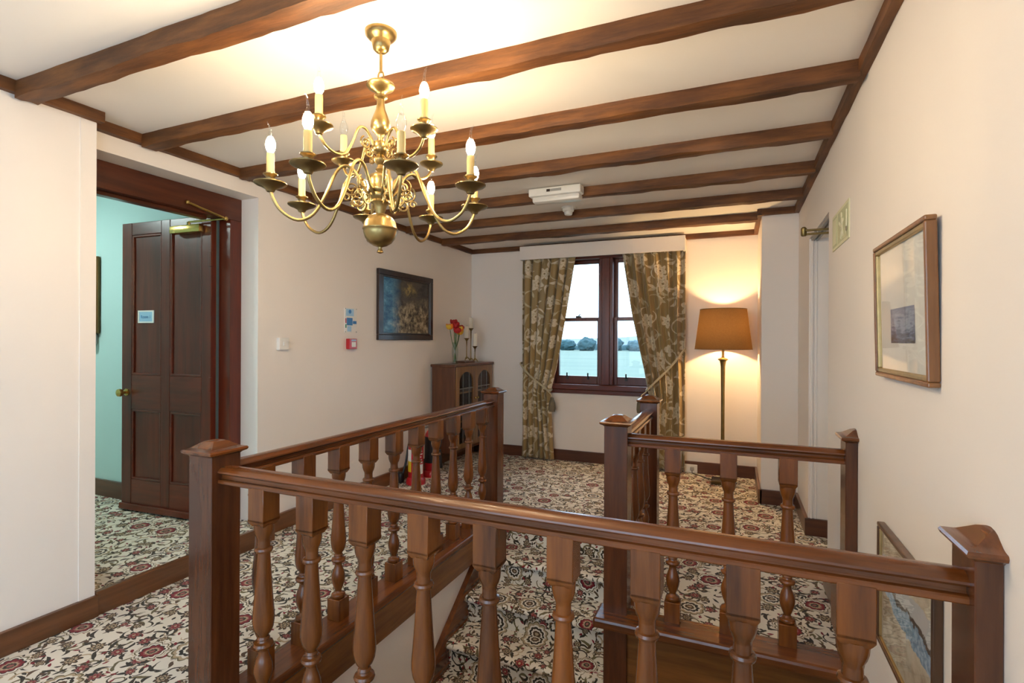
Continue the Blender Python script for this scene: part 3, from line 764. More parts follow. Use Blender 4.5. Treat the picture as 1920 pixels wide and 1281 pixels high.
for (x0, x1) in ((WX0 + .06, -1.395), (-1.245, WX1 - .06)):
    for nm, (z0, z1), yy in (('upper', (1.585, WZ1 - .05), 5.845), ('lower', (WZ0 + .03, 1.625), 5.80)):
        h = 0.038; bt = 0.09 if nm == 'lower' else 0.04
        s = MB().bevbox(x0, x0 + h, yy - .022, yy + .022, z0, z1).bevbox(x1 - h, x1, yy - .022, yy + .022, z0, z1)
        s.bevbox(x0 + h, x1 - h, yy - .022, yy + .022, z0, z0 + bt).bevbox(x0 + h, x1 - h, yy - .022, yy + .022, z1 - .04, z1)
        so = s.build('sash', M['doorz'], w1)
        quad((x0 + h - .005, yy, z0 + bt - .005), (x1 - h + .005, yy, z0 + bt - .005), (x1 - h + .005, yy, z1 - .035), (x0 + h - .005, yy, z1 - .035)).build('pane', M['glass'], so)
        if nm == 'lower':
            xm = (x0 + x1) / 2
            MB().bevbox(xm - .03, xm + .03, yy - .02, yy + .03, 1.625, 1.645, .006).tube([(xm, yy, 1.645), (xm + .025, yy - .01, 1.665)], .006).build('sash_catch', M['black'], so)
            for xx in (x0 + .14, x1 - .14):
                MB().tube([(xx, yy - .03, z0 + .08), (xx, yy - .045, z0 + .10), (xx, yy - .04, z0 + .125)], .008).bevbox(xx - .012, xx + .012, yy - .03, yy - .02, z0 + .05, z0 + .09, .003).build('sash_lift', M['black'], so)
# unseen windows added behind the camera to bring in cool daylight
w3 = struct(thing('window_side_added', (0.7, -1.5, 0.4)))  # side window added to throw daylight onto the left wall
MB().bevbox(.62, .72, -2.5, -2.44, .4, 2.3).bevbox(.62, .72, -.56, -.5, .4, 2.3).bevbox(.62, .72, -2.44, -.56, 2.24, 2.3).bevbox(.60, .74, -2.44, -.56, .4, .46).bevbox(.64, .70, -1.53, -1.47, .46, 2.24).build('frame', M['doorz'], w3)
quad((.67, -2.45, .45), (.67, -.55, .45), (.67, -.55, 2.25), (.67, -2.45, 2.25)).build('pane', M['glass'], w3)
w2 = struct(thing('window_back_added', (-1.45, YB - .1, bz0)))  # back window added for cool daylight from behind
MB().bevbox(bx0, bx0 + .06, YB - .18, YB - .02, bz0, bz1).bevbox(bx1 - .06, bx1, YB - .18, YB - .02, bz0, bz1).bevbox(bx0, bx1, YB - .18, YB - .02, bz1 - .06, bz1)\
    .bevbox(bx0, bx1, YB - .2, YB + .03, bz0, bz0 + .06).bevbox(-1.49, -1.41, YB - .16, YB - .04, bz0, bz1).build('frame', M['doorz'], w2)
quad((bx0 + .05, YB - .1, bz0 + .05), (bx1 - .05, YB - .1, bz0 + .05), (bx1 - .05, YB - .1, bz1 - .05), (bx0 + .05, YB - .1, bz1 - .05)).build('pane', M['glass'], w2)
gl = thing('fill_globe_added', (-1.2, -1.3, ZC), 'added white fill globe behind the camera, out of view', 'lamp')  # globe lamp added only to fill the room with light
MB().ball((-1.2, -1.3, ZC - .17), 0.13, 24, 14).build('globe', M['globe'], gl, 60)
MB().lathe([(0.06, -0.05), (0.06, 0.0)], (-1.2, -1.3, ZC), 20).build('base_plate', M['white'], gl, 40)

# ------------------------------------------------------------------ pelmet and curtains
pe = MB().bevbox(-2.281, -0.471, 5.53, 5.552, 2.283, 2.436, .003).box(-2.281, -2.259, 5.55, 5.70, 2.283, 2.414).box(-.493, -.471, 5.55, 5.70, 2.283, 2.414)\
    .box(-2.27, -.48, 5.545, 5.664, 2.424, 2.436)
tag(pe.build('pelmet', M['wall'], at=(-1.396, 5.6, 2.3)), 'plain cream box pelmet above the window', 'pelmet')
def curtain(label, outer, pts, tie_lo, tie_hi, flip):
    """pts: list of (z, inner x). outer edge straight"""
    root = thing('curtain', (outer, 5.62, 0.02), label, 'curtain', 'window curtains')
    nU, nV = 150, 70; z0, z1 = 0.02, 2.30
    vs = []; uvs = []
    def inner(z):
        for (za, xa), (zb_, xb) in zip(pts, pts[1:]):
            if zb_ <= z <= za:
                t = (za - z) / (za - zb_); t = t * t * (3 - 2 * t) if False else t
                return xa + (xb - xa) * t
        return pts[-1][1]
    W0 = abs(pts[0][1] - outer)
    for j in range(nV + 1):
        z = z1 + (z0 - z1) * j / nV
        xi = inner(z); wd = abs(xi - outer)
        squeeze = wd / W0
        for i in range(nU + 1):
            u = i / nU
            x = outer + (xi - outer) * u
            ph = 2 * math.pi * 6 * (u + 0.012 * math.sin(z * 3 + 7 * u)) + 0.5 * math.sin(z * 1.3)
            am = 0.040 * (0.8 + 0.35 * math.sin(9 * u + 1.0)) * (1.15 - 0.15 * squeeze)
            sn = math.sin(ph); y = 5.608 + am * (1 - 2 * (0.5 - 0.5 * sn) ** 0.5) + 0.005 * math.sin(2 * ph + z * 2)
            x += 0.010 * math.cos(ph)
            vs.append((x, y, z)); uvs.append((u * W0 * 1.25 + (5 if flip else 0), z))
    fs = []; us = []
    n = nU + 1
    for j in range(nV):
        for i in range(nU):
            q = (j * n + i, j * n + i + 1, (j + 1) * n + i + 1, (j + 1) * n + i)
            fs.append(q); us.append([uvs[k] for k in q])
    m = MB(); m.add(vs, fs, us)
    o = m.build('cloth', M['curtain'], root, 180)
    so = o.modifiers.new('thickness', 'SOLIDIFY'); so.thickness = 0.004
    # tieback
    tr = thing('tieback', (pts[-3][1], 5.59, 0.8), 'pale cord tieback with tassel on the ' + ('right' if flip else 'left') + ' curtain', 'tieback', 'curtain tiebacks')
    a = Vector((outer, 5.57, tie_hi)); b = Vector((tie_lo[0], 5.57, tie_lo[1]))
    s = -1 if flip else 1
    P_ = []
    for i in range(15):
        t = i / 14; p = a.lerp(b, t); p.y = 5.548 - 0.012 * math.sin(math.pi * t); p.z -= 0.04 * math.sin(math.pi * t) * (1 - t); P_.append(p)
    P_ = [Vector((outer - s * .01, 5.69, tie_hi + .01))] + P_ + [b + Vector((s * .012, .05, 0)), b + Vector((s * .004, .11, .02))]
    MB().tube(P_, 0.0075, 8).tube([p + Vector((0, -.004, .013)) for p in P_], 0.0065, 8).build('cord', M['cord'], tr, 60)
    tx = b.x + s * 0.02
    tm_ = MB().tube([b + Vector((0, -.03, 0)), (tx + s * .02, 5.53, b.z - .03), (tx + s * .035, 5.525, b.z - .07)], .005)
    tm_.build('tassel_loop', M['cord'], tr, 60)
    MB().lathe([(0.034, -.155), (0.040, -.12), (0.036, -.06), (0.026, -.03), (0.018, -.018), (0.022, -.008), (0.014, 0.004), (0.004, 0.008)], (tx + s * .035, 5.525, b.z - .065), 16).build('tassel', M['tassel'], tr, 50)
curtain('gold floral curtain on the left side of the window', -2.275, [(2.30, -1.645), (1.65, -1.753), (1.05, -1.863), (0.78, -1.935), (0.60, -1.925), (0.02, -1.89)], (-1.935, 0.79), 1.09, False)
curtain('gold floral curtain on the right side of the window, lit by the floor lamp', -0.485, [(2.30, -1.13), (1.65, -1.025), (1.05, -0.895), (0.80, -0.85), (0.60, -0.86), (0.02, -0.88)], (-0.855, 0.83), 1.26, True)

# ------------------------------------------------------------------ floor lamp
lx, ly = -0.110, 5.41
la = thing('floor_lamp', (lx, ly, 0), 'bronze floor lamp with brown drum shade, glowing beside the window', 'lamp')
sh = MB()
pr = [(0.259, 1.285), (0.210, 1.67)]
n = 48
vs = [(lx + r * math.cos(2 * math.pi * i / n), ly + r * math.sin(2 * math.pi * i / n), z) for r, z in pr for i in range(n)]
sh.add(vs, [(i, (i + 1) % n, n + (i + 1) % n, n + i) for i in range(n)])
so = sh.build('lamp_shade', M['shade'], la, 60)
for rr, zz in ((.2595, 1.286), (.2105, 1.669)):
    MB().tube([(lx + rr * math.cos(2 * math.pi * i / 40), ly + rr * math.sin(2 * math.pi * i / 40), zz) for i in range(40)], .003, 6, True).build('shade_ring', M['darkbrass'], so, 60)
MB().lathe([(0.013, 0.03), (0.018, 0.05), (0.017, 0.3), (0.016, 0.6), (0.017, 0.9), (0.021, 1.12), (0.028, 1.165), (0.032, 1.175), (0.045, 1.182), (0.046, 1.19), (0.030, 1.198), (0.014, 1.205), (0.011, 1.22), (0.011, 1.40)], (lx, ly, 0), 18).build('pole', M['bronze'], la, 40)
MB().lathe([(0.10, 0.0), (0.10, 0.022), (0.093, 0.03), (0.03, 0.034)], (lx, ly, 0), square=True).build('base', M['darkbrass'], la)
MB().ball((lx, ly, 1.475), 0.036, 16, 10).build('bulb', M['lamp'], la, 60)
MB().lathe([(0.016, 1.40), (0.016, 1.445)], (lx, ly, 0), 14).tube([(lx - .21, ly, 1.655), (lx, ly, 1.60), (lx + .21, ly, 1.655)], .0025, 6).tube([(lx, ly, 1.445), (lx, ly, 1.60)], .003, 6).build('lamp_holder', M['bronze'], la, 40)
# socket in the baseboard
sk = thing('power_socket', (-0.42, 5.678, 0.04), 'white double power socket with grey plug on the far baseboard', 'socket')
MB().bevbox(-0.49, -0.355, 5.668, 5.679, 0.005, 0.09, .004).build('plate', M['white'], sk)
MB().bevbox(-0.425, -0.385, 5.64, 5.669, 0.03, 0.07, .008).build('plug', M['grey'], sk)
MB().tube([(-.405, 5.645, .035), (-.40, 5.62, .012), (-.33, 5.58, .006), (-.25, 5.5, .006), (-.20, 5.44, .01)], .004, 6).build('cable', M['black'], sk, 60)

# ------------------------------------------------------------------ chandelier
CX, CY = -1.18, 1.54
ch = thing('chandelier', (CX, CY, ZC), 'antique brass twelve arm chandelier hanging from the beamed ceiling', 'chandelier')
MB().lathe([(0.004, 2.395), (0.018, 2.398), (0.028, 2.408), (0.032, 2.425), (0.034, 2.437), (0.046, 2.447), (0.055, 2.457), (0.056, 2.47)], (CX, CY, 0), 28).build('ceiling_rose', M['brass'], ch, 40)
MB().tube([(CX, CY, 2.40), (CX, CY, 2.325)], 0.0055, 10).tube([(CX + .012 * math.cos(a / 12 * 6.283), CY, 2.312 + .017 * math.sin(a / 12 * 6.283)) for a in range(12)], .003, 6, True)\
    .tube([(CX, CY + .008 * math.cos(a / 12 * 6.283), 2.293 + .014 * math.sin(a / 12 * 6.283)) for a in range(12)], .003, 6, True).build('suspension_rod', M['brass'], ch, 50)
MB().lathe([(.010, 1.80), (.014, 1.812), (.017, 1.822), (.021, 1.835), (.024, 1.845), (.034, 1.855), (.030, 1.865), (.039, 1.872), (.041, 1.880), (.036, 1.887), (.043, 1.893), (.0445, 1.902), (.040, 1.910), (.042, 1.925),
            (.0425, 1.94), (.038, 1.952), (.026, 1.958), (.012, 1.966), (.018, 1.974), (.012, 1.982), (.011, 1.99), (.021, 2.0), (.024, 2.01), (.017, 2.02), (.013, 2.027), (.028, 2.036),
            (.031, 2.046), (.031, 2.066), (.027, 2.071), (.012, 2.077), (.010, 2.092), (.018, 2.102), (.030, 2.112), (.0355, 2.127), (.034, 2.145), (.026, 2.167), (.017, 2.19), (.0135, 2.212),
            (.014, 2.226), (.024, 2.232), (.024, 2.24), (.014, 2.245), (.018, 2.252), (.028, 2.258), (.046, 2.268), (.051, 2.276), (.048, 2.283), (.030, 2.288), (.008, 2.292)], (CX, CY, 0), 28).build('column', M['brass'], ch, 50)
MB().lathe([(.003, 1.672), (.012, 1.676), (.009, 1.684), (.006, 1.69), (.008, 1.695), (.024, 1.70), (.040, 1.71), (.053, 1.727), (.0595, 1.747), (.060, 1.756), (.0625, 1.758), (.0625, 1.762), (.060, 1.764), (.055, 1.785), (.043, 1.802), (.026, 1.812), (.01, 1.815)], (CX, CY, 0), 32).build('globe', M['brass'], ch, 50)
def spline(ctrl, n=40):
    out = []; P_ = [Vector(c) for c in ctrl]; P_ = [2 * P_[0] - P_[1]] + P_ + [2 * P_[-1] - P_[-2]]
    seg = len(P_) - 3
    for i in range(n + 1):
        t = i / n * seg; k = min(int(t), seg - 1); t -= k; a, b, c, d = P_[k:k + 4]
        out.append(0.5 * ((2 * b) + (c - a) * t + (2 * a - 5 * b + 4 * c - d) * t * t + (3 * b - a - 3 * c + d) * t ** 3))
    return out
def spiral(cx, cz, r0, r1, a0, turns, n=26):
    return [Vector((cx + (r0 + (r1 - r0) * i / n) * math.cos(a0 + turns * 6.283 * i / n), 0, cz + (r0 + (r1 - r0) * i / n) * math.sin(a0 + turns * 6.283 * i / n))) for i in range(n + 1)]
def arm_parts(kind):
    """meshes around the column axis, in the local xz plane"""
    if kind == 'low':
        r, z = 0.36, 1.862
        path = spline([(.038, 0, 1.875), (.062, 0, 1.905), (.088, 0, 1.955), (.12, 0, 1.972), (.152, 0, 1.945), (.185, 0, 1.865), (.225, 0, 1.792), (.275, 0, 1.766), (.325, 0, 1.79), (.352, 0, 1.832), (.36, 0, 1.862)])
        sc_ = [spiral(.100, 1.895, .030, .007, 1.2, -1.6), spiral(.082, 1.853, .024, .006, 2.4, 1.4), spiral(.118, 1.860, .014, .004, 0, 1.2)]
        k = 1.0
    else:
        r, z = 0.24, 2.04
        path = spline([(.028, 0, 2.055), (.046, 0, 2.085), (.068, 0, 2.105), (.092, 0, 2.095), (.115, 0, 2.04), (.145, 0, 1.993), (.18, 0, 1.985), (.215, 0, 2.0), (.235, 0, 2.025), (.24, 0, 2.04)])
        sc_ = [spiral(.062, 2.055, .022, .005, 1.2, -1.5), spiral(.052, 2.022, .018, .004, 2.4, 1.4)]
        k = 0.88
    arm = MB().tube(path, .0055 * (1 if kind == 'low' else .9), 8)
    for s in sc_: arm.tube(s, .0032, 6)
    pan = MB().lathe([(.004, -.012), (.012, -.010), (.016, -.002), (.030 * k, .006), (.046 * k, .012), (.052 * k, .017), (.052 * k, .020), (.044 * k, .016), (.020 * k, .011), (.012, .012), (.012, .030), (.015, .040), (.023, .046), (.023, .049), (.012, .049)], (r, 0, z), 22)
    can = MB().lathe([(.0125, .048), (.0135, .056), (.0125, .062), (.0128, .105), (.0118, .118), (.008, .119)], (r, 0, z), 16)
    bul = MB().lathe([(.0075, .118), (.009, .122), (.0135, .131), (.016, .143), (.0155, .152), (.0125, .163), (.008, .172)], (r, 0, z), 14)
    tip = MB().lathe([(.0085, .1705), (.0062, .179), (.0045, .188), (.004, .194)], (r, 0, z), 12)
    tip.tube([(r, 0, z + .194), (r + .002, 0, z + .205), (r + .007, 0, z + .215), (r + .012, 0, z + .222)], [.0045, .0036, .0025, .001], 8)
    return arm, pan, can, bul, tip
for kind, n_, ph, dead in (('low', 8, -43, {0}), ('up', 4, -107, {3})):
    arm, pan, can, bul, tip = arm_parts(kind)
    ma = arm.mesh('arm', M['brass'], (0, 0, 0), 60); mp = pan.mesh('drip_pan', M['panbrass'], (0, 0, 0), 45)
    mc = can.mesh('candle_sleeve', M['candle'], (0, 0, 0), 40)
    ml = bul.mesh('bulb', M['lit'], (0, 0, 0), 60); mg = bul.mesh('bulb_clear', M['glass'], (0, 0, 0), 60); mt_ = tip.mesh('bulb_tip', M['glass'], (0, 0, 0), 60)
    for i in range(n_):
        a = bpy.data.objects.new('arm', ma); C.objects.link(a); a.parent = ch; a.location = (0, 0, -ZC); a.rotation_euler = (0, 0, R(ph + 360 / n_ * i))
        for nm, me in (('drip_pan', mp), ('candle_sleeve', mc), ('bulb', mg if i in dead else ml), ('bulb_tip', mt_)):
            b = bpy.data.objects.new(nm, me); C.objects.link(b); b.parent = a

# ------------------------------------------------------------------ ceiling fittings
em = thing('emergency_light', (-1.2, 3.56, 2.40), 'white emergency light box fixed under a ceiling beam', 'light')
MB().bevbox(-1.39, -1.0, 3.53, 3.63, 2.405, 2.462, .008).build('housing', M['white'], em)
MB().bevbox(-1.375, -1.015, 3.56, 3.655, 2.366, 2.415, .018).build('diffuser', plain('milky_diffuser', (0.72, 0.70, 0.66), 0.3), em, 40)
MB().box(-1.25, -1.14, 3.5285, 3.531, 2.428, 2.446).build('label', M['grey'], em)
MB().box(-1.25, -1.225, 3.527, 3.529, 2.428, 2.446).build('label_mark', M['dark'], em)
sd = thing('smoke_detector', (-1.28, 4.16, ZC), 'round white smoke detector on the ceiling', 'smoke detector')
MB().lathe([(.055, -.014), (.058, 0)], (-1.28, 4.16, ZC), 24).build('base', M['white'], sd, 40)
MB().lathe([(.018, -.066), (.030, -.064), (.034, -.054), (.036, -.040), (.046, -.034), (.049, -.016), (.049, -.012)], (-1.28, 4.16, ZC), 24).build('head', M['white'], sd, 40)

# ------------------------------------------------------------------ left wall fittings
sw = thing('light_switch', (XL, 2.778, 1.33), 'white square light switch on the left wall by the doorway', 'light switch')
MB().bevbox(XL, XL + .03, 2.735, 2.822, 1.285, 1.373, .004).build('plate', M['white'], sw)
MB().bevbox(XL + .029, XL + .036, 2.77, 2.787, 1.315, 1.343, .002).build('rocker', M['white'], sw)
sg = thing('notice_sign', (XL, 3.50, 1.42), 'small blue and white acrylic fire notice above the red call point', 'sign')
MB().bevbox(XL, XL + .006, 3.43, 3.58, 1.42, 1.628, .002).build('plate', M['whitepaper'], sg)
x = XL + .0065
def pr_box(y0, y1, z0, z1, mat, par, name='print'): return MB().box(XL + .004, XL + .0075, y0, y1, z0, z1).build(name, mat, par)
pr_box(3.445, 3.54, 1.56, 1.62, M['ltblue'], sg); pr_box(3.455, 3.525, 1.482, 1.545, M['blue'], sg)
pr_box(3.53, 3.575, 1.495, 1.52, M['blue'], sg); pr_box(3.437, 3.45, 1.50, 1.54, M['red'], sg); pr_box(3.437, 3.45, 1.46, 1.49, M['green'], sg)
pr_box(3.46, 3.51, 1.43, 1.475, M['ltblue'], sg)
MB().lathe([(.017, .004), (.017, .0085)], n=20).xf(Matrix.Translation((XL, 3.492, 1.597)) @ Matrix.Rotation(R(90), 4, 'Y')).build('print', M['blue'], sg)
for y in (3.437, 3.573):
    for z in (1.427, 1.621): MB().lathe([(.004, .005), (.004, .010)], n=10).xf(Matrix.Translation((XL, y, z)) @ Matrix.Rotation(R(90), 4, 'Y')).build('screw', M['steel'], sg)
cp = thing('call_point', (XL, 3.495, 1.325), 'red fire alarm call point on the left wall', 'alarm')
MB().bevbox(XL, XL + .045, 3.452, 3.54, 1.282, 1.37, .005).build('housing', M['red'], cp)
MB().bevbox(XL + .044, XL + .048, 3.472, 3.52, 1.30, 1.342, .001).build('glass_window', M['white'], cp)
MB().box(XL + .044, XL + .047, 3.468, 3.525, 1.35, 1.362).build('print', M['ltblue'], cp)
# painting
def framed(name, label, axis_x, face, y0, y1, z0, z1, fw, th, fmat, inner, imat, mat_w, art, art_mat, glass=True, tilt=0.0, group=None):
    """picture on a wall of constant x; face = +1 looks toward +x"""
    t = thing(name, (axis_x, (y0 + y1) / 2, z0), label, 'picture', group)
    xa, xb = sorted((axis_x, axis_x + face * th))
    for nm, (a0, a1, c0, c1) in (('t', (y0, y1, z1 - fw, z1)), ('b', (y0, y1, z0, z0 + fw)), ('l', (y0, y0 + fw, z0 + fw, z1 - fw)), ('r', (y1 - fw, y1, z0 + fw, z1 - fw))):
        MB().bevbox(xa, xb, a0, a1, c0, c1, .004).build('frame_side', fmat, t)
    g = inner; i0, i1, k0, k1 = y0 + fw, y1 - fw, z0 + fw, z1 - fw
    xs, xe = sorted((axis_x + face * .004, axis_x + face * (th - .004)))
    m = MB()
    for (a0, a1, c0, c1) in ((i0, i1, k1 - g, k1), (i0, i1, k0, k0 + g), (i0, i0 + g, k0 + g, k1 - g), (i1 - g, i1, k0 + g, k1 - g)): m.bevbox(xs, xe, a0, a1, c0, c1, .003)
    m.build('slip', imat, t)
    i0 += g; i1 -= g; k0 += g; k1 -= g
    xm = axis_x + face * (th * .45)
    MB().box(*sorted((axis_x + face * .002, xm)), i0, i1, k0, k1).build('mount', M['whitepaper'], t)
    a0, a1, c0, c1 = art
    a0, a1, c0, c1 = i0 + (i1 - i0) * a0, i0 + (i1 - i0) * a1, k0 + (k1 - k0) * c0, k0 + (k1 - k0) * c1
    xp = xm + face * .001
    left, right = (a1, a0) if face > 0 else (a0, a1)
    q = quad((xp, a0, c0), (xp, a1, c0), (xp, a1, c1), (xp, a0, c1), ((0, 0), (1, 0), (1, 1), (0, 1)) if face > 0 else ((1, 0), (0, 0), (0, 1), (1, 1)))
    q.build('artwork', art_mat, t)
    if glass: (lambda xg: quad((xg, i0, k0), (xg, i1, k0), (xg, i1, k1), (xg, i0, k1)))(axis_x + face * th * .62).build('glazing', M['picglass'], t)
    if tilt:
        t.rotation_euler = (0, tilt, 0)
    return t
framed('framed_painting', 'dark framed oil painting of a crowd above the cabinet on the left wall', XL, 1, 3.85, 4.76, 1.36, 2.012, .05, .035, M['dframe'], .018, M['dframe'], 0, (0, 1, 0, 1), M['painting'], glass=False)
p1 = framed('framed_picture', 'gilt framed print with wide pale mount on the right wall at eye level', XR, -1, 1.625, 2.165, 1.245, 1.685, .014, .028, M['frame'], .014, M['gilt'], 0, (0.25, 0.75, 0.22, 0.50), M['landscape'], tilt=R(-1.2))
framed('framed_picture', 'wooden framed coastal print low on the right wall inside the stairwell', XR, -1, 1.60, 2.155, 0.335, 0.742, .014, .024, M['bframe'], .006, M['gilt'], 0, (0, 1, 0, 1), M['coast'])
# exit sign
ex = thing('exit_sign', (XR, 3.0, 1.84), 'pale luminous running man exit sign on the right wall', 'sign')
MB().box(XR - .005, XR, 2.775, 3.205, 1.835, 2.015).build('plate', M['lum'], ex)
def ebox(y0, y1, z0, z1, mt, nm='pictogram', rot=0, d=.0065):
    m = MB().box(XR - d, XR - .004, -(y1 - y0) / 2, (y1 - y0) / 2, -(z1 - z0) / 2, (z1 - z0) / 2)
    m.xf(Matrix.Translation((0, (y0 + y1) / 2, (z0 + z1) / 2)) @ Matrix.Rotation(rot, 4, 'X')); return m.build(nm, mt, ex)
ebox(3.06, 3.19, 1.85, 2.0, M['lum3']); ebox(2.79, 3.04, 1.85, 2.0, M['lum3'], d=.006)
ebox(3.08, 3.17, 1.86, 1.99, M['lum'], d=.0075)
MB().lathe([(.014, 0), (.014, .0085)], n=14).xf(Matrix.Translation((XR, 2.945, 1.975)) @ Matrix.Rotation(R(-90), 4, 'Y')).build('pictogram', M['lum2'], ex)
ebox(2.93, 2.96, 1.905, 1.96, M['lum2'], rot=R(12), d=.008); ebox(2.955, 3.01, 1.93, 1.945, M['lum2'], rot=R(25), d=.008); ebox(2.885, 2.94, 1.925, 1.94, M['lum2'], rot=R(-35), d=.008)
ebox(2.94, 2.96, 1.86, 1.915, M['lum2'], rot=R(28), d=.008); ebox(2.905, 2.925, 1.86, 1.915, M['lum2'], rot=R(-30), d=.008)
ebox(2.815, 2.83, 1.875, 1.975, M['lum2'], d=.008)
MB().add([(XR - .008, 2.79, 1.895), (XR - .008, 2.855, 1.895), (XR - .008, 2.8225, 1.858)], [(0, 1, 2)]).build('arrow', M['lum2'], ex)

# ------------------------------------------------------------------ display cabinet in the far left corner
c0, c1, cxb, cxf, ct = 4.76, 5.66, -2.965, -2.69, 1.105
cb = thing('display_cabinet', (-2.83, 5.2, 0), 'dark wooden display cabinet with arched glazed doors in the far left corner', 'cabinet')
MB().bevbox(cxb - .01, cxf + .022, c0 - .02, c1 + .02, ct - .028, ct, .008).build('top', M['cab'], cb)
MB().bevbox(cxb, cxf, c0, c0 + .022, .17, ct - .028, .002).build('side_panel', M['cab'], cb)
MB().bevbox(cxb, cxf, c1 - .022, c1, .17, ct - .028, .002).build('side_panel', M['cab'], cb)
MB().box(cxb, cxb + .012, c0 + .02, c1 - .02, .17, ct - .028).build('back_panel', M['dark'], cb)
MB().bevbox(cxb, cxf - .002, c0 + .02, c1 - .02, .17, .20, .002).build('bottom_panel', M['cab'], cb)
for z in (.47, .78): MB().bevbox(cxb + .01, cxf - .03, c0 + .022, c1 - .022, z, z + .018, .002).build('shelf', M['cabf'], cb)
for y in (c0, c1 - .04):
    for x in (cxb + .01, cxf - .045): MB().lathe([(.014, 0), (.018, .03), (.014, .06), (.022, .12), (.022, .17)], (x + .02, y + .02, 0), 12).build('leg', M['cab'], cb, 40)
ym = (c0 + c1) / 2
def door_frame(y0, y1, z0, z1):
    m = MB(); b = .055; N = 24
    x0, x1 = cxf - .004, cxf + .016
    m.bevbox(x0, x1, y0, y0 + b, z0, z1, .002).bevbox(x0, x1, y1 - b, y1, z0, z1, .002).bevbox(x0, x1, y0 + b, y1 - b, z0, z0 + b, .002)
    # arched head
    vs = []
    for i in range(N + 1):
        t = i / N; y = y0 + b + (y1 - y0 - 2 * b) * t
        arch = z1 - .15 + .095 * (math.sin(math.pi * t) ** .6)
        for xx in (x0, x1): vs += [(xx, y, arch), (xx, y, z1)]
    fs = []
    for i in range(N):
        k = 4 * i
        fs += [(k, k + 4, k + 5, k + 1), (k + 2, k + 3, k + 7, k + 6), (k, k + 2, k + 6, k + 4), (k + 1, k + 5, k + 7, k + 3)]
    return m.add(vs, fs)
for j, (y0, y1) in enumerate(((c0 + .022, ym - .002), (ym + .002, c1 - .022))):
    z0, z1 = .205, ct - .03
    d = door_frame(y0, y1, z0, z1).build('door', M['cabf'], cb)
    quad((cxf + .004, y0 + .045, z0 + .045), (cxf + .004, y1 - .045, z0 + .045), (cxf + .004, y1 - .045, z1 - .05), (cxf + .004, y0 + .045, z1 - .05)).build('door_glass', M['glass'], d)
    mm = MB()
    for t in (.34, .66): mm.box(cxf + .006, cxf + .012, y0 + (y1 - y0) * t - .004, y0 + (y1 - y0) * t + .004, z0 + .05, z1 - .06)
    for z in (.42, .63, .84): mm.box(cxf + .0055, cxf + .0115, y0 + .05, y1 - .05, z - .004, z + .004)
    mm.build('glazing_bars', M['steel'], d)
    yk = y1 - .028 if j == 0 else y0 + .028
    MB().ball((cxf + .028, yk, .72), .012, 12, 8).build('knob', M['brass2'], d, 60)
# things on the cabinet
vx, vy = -2.80, 4.96
va = MB(); prf = [(.030, 0), (.033, .006), (.028, .02), (.030, .06), (.036, .12), (.034, .17), (.027, .205), (.033, .232)]
va.lathe(prf, (vx, vy, ct), 24)
va.f = va.f[:-1]
vo = tag(va.build('glass_vase', M['vaseglass'], at=(vx, vy, ct), smooth=50), 'clear glass vase of stems on top of the display cabinet', 'vase')
fl_spec = [(-.02, -.085, .40, 'forange', 'orange'), (.03, -.04, .415, 'fred', 'deep red'), (-.02, .005, .45, 'fred', 'deep red'), (.05, .01, .375, 'forange', 'bright orange'), (-.03, .055, .425, 'fred', 'deep red'), (.05, -.045, .36, 'fred', 'deep red'), (.02, .085, .39, 'fred', 'dark red'), (.03, .05, .345, 'fyellow', 'yellow')]
pos = ['leftmost in the vase', 'upper left in the bouquet', 'topmost in the bouquet', 'low at the front centre of the bouquet', 'right of the topmost bloom', 'lower left below the red blooms', 'rightmost in the bouquet', 'lowest on the right of the bouquet']
for (dx, dy, hz, mt, cn), ps in zip(fl_spec, pos):
    p = Vector((vx + dx, vy + dy, ct + hz))
    f = thing('flower', (vx, vy, ct + .02), cn + ' flower ' + ps, 'flower', 'flowers in the glass vase')
    MB().tube(spline([(vx - dx * .25, vy - dy * .25, ct + .02), (vx + dx * .1, vy + dy * .1, ct + .16), (vx + dx * .55, vy + dy * .55, ct + .24), p], 10), .0035, 6).build('stem', M['stem'], f, 60)
    MB().ball(p, .033, 12, 8, (1, 1, .95)).build('flower_core', M[mt], f, 60)
    for k in range(7):
        a = k / 7 * 6.283 + dx * 60
        c = p + Vector((.024 * math.cos(a), .024 * math.sin(a), -.004 + .012 * (k % 2)))
        m = MB().ball((0, 0, 0), .029, 10, 7, (1, .85, .5)); m.xf(Matrix.Translation(c) @ Matrix.Rotation(a, 4, 'Z') @ Matrix.Rotation(R(-62), 4, 'Y'))
        m.build('petal', M[mt if k % 3 else ('fyellow' if mt != 'fred' else 'fred')], f, 60)
tag(MB().bevbox(-2.90, -2.775, 5.15, 5.38, ct, ct + .022, .003).build('wooden_tray', M['cab'], at=(-2.84, 5.26, ct)), 'small dark wooden block under the tall candlestick', 'tray')
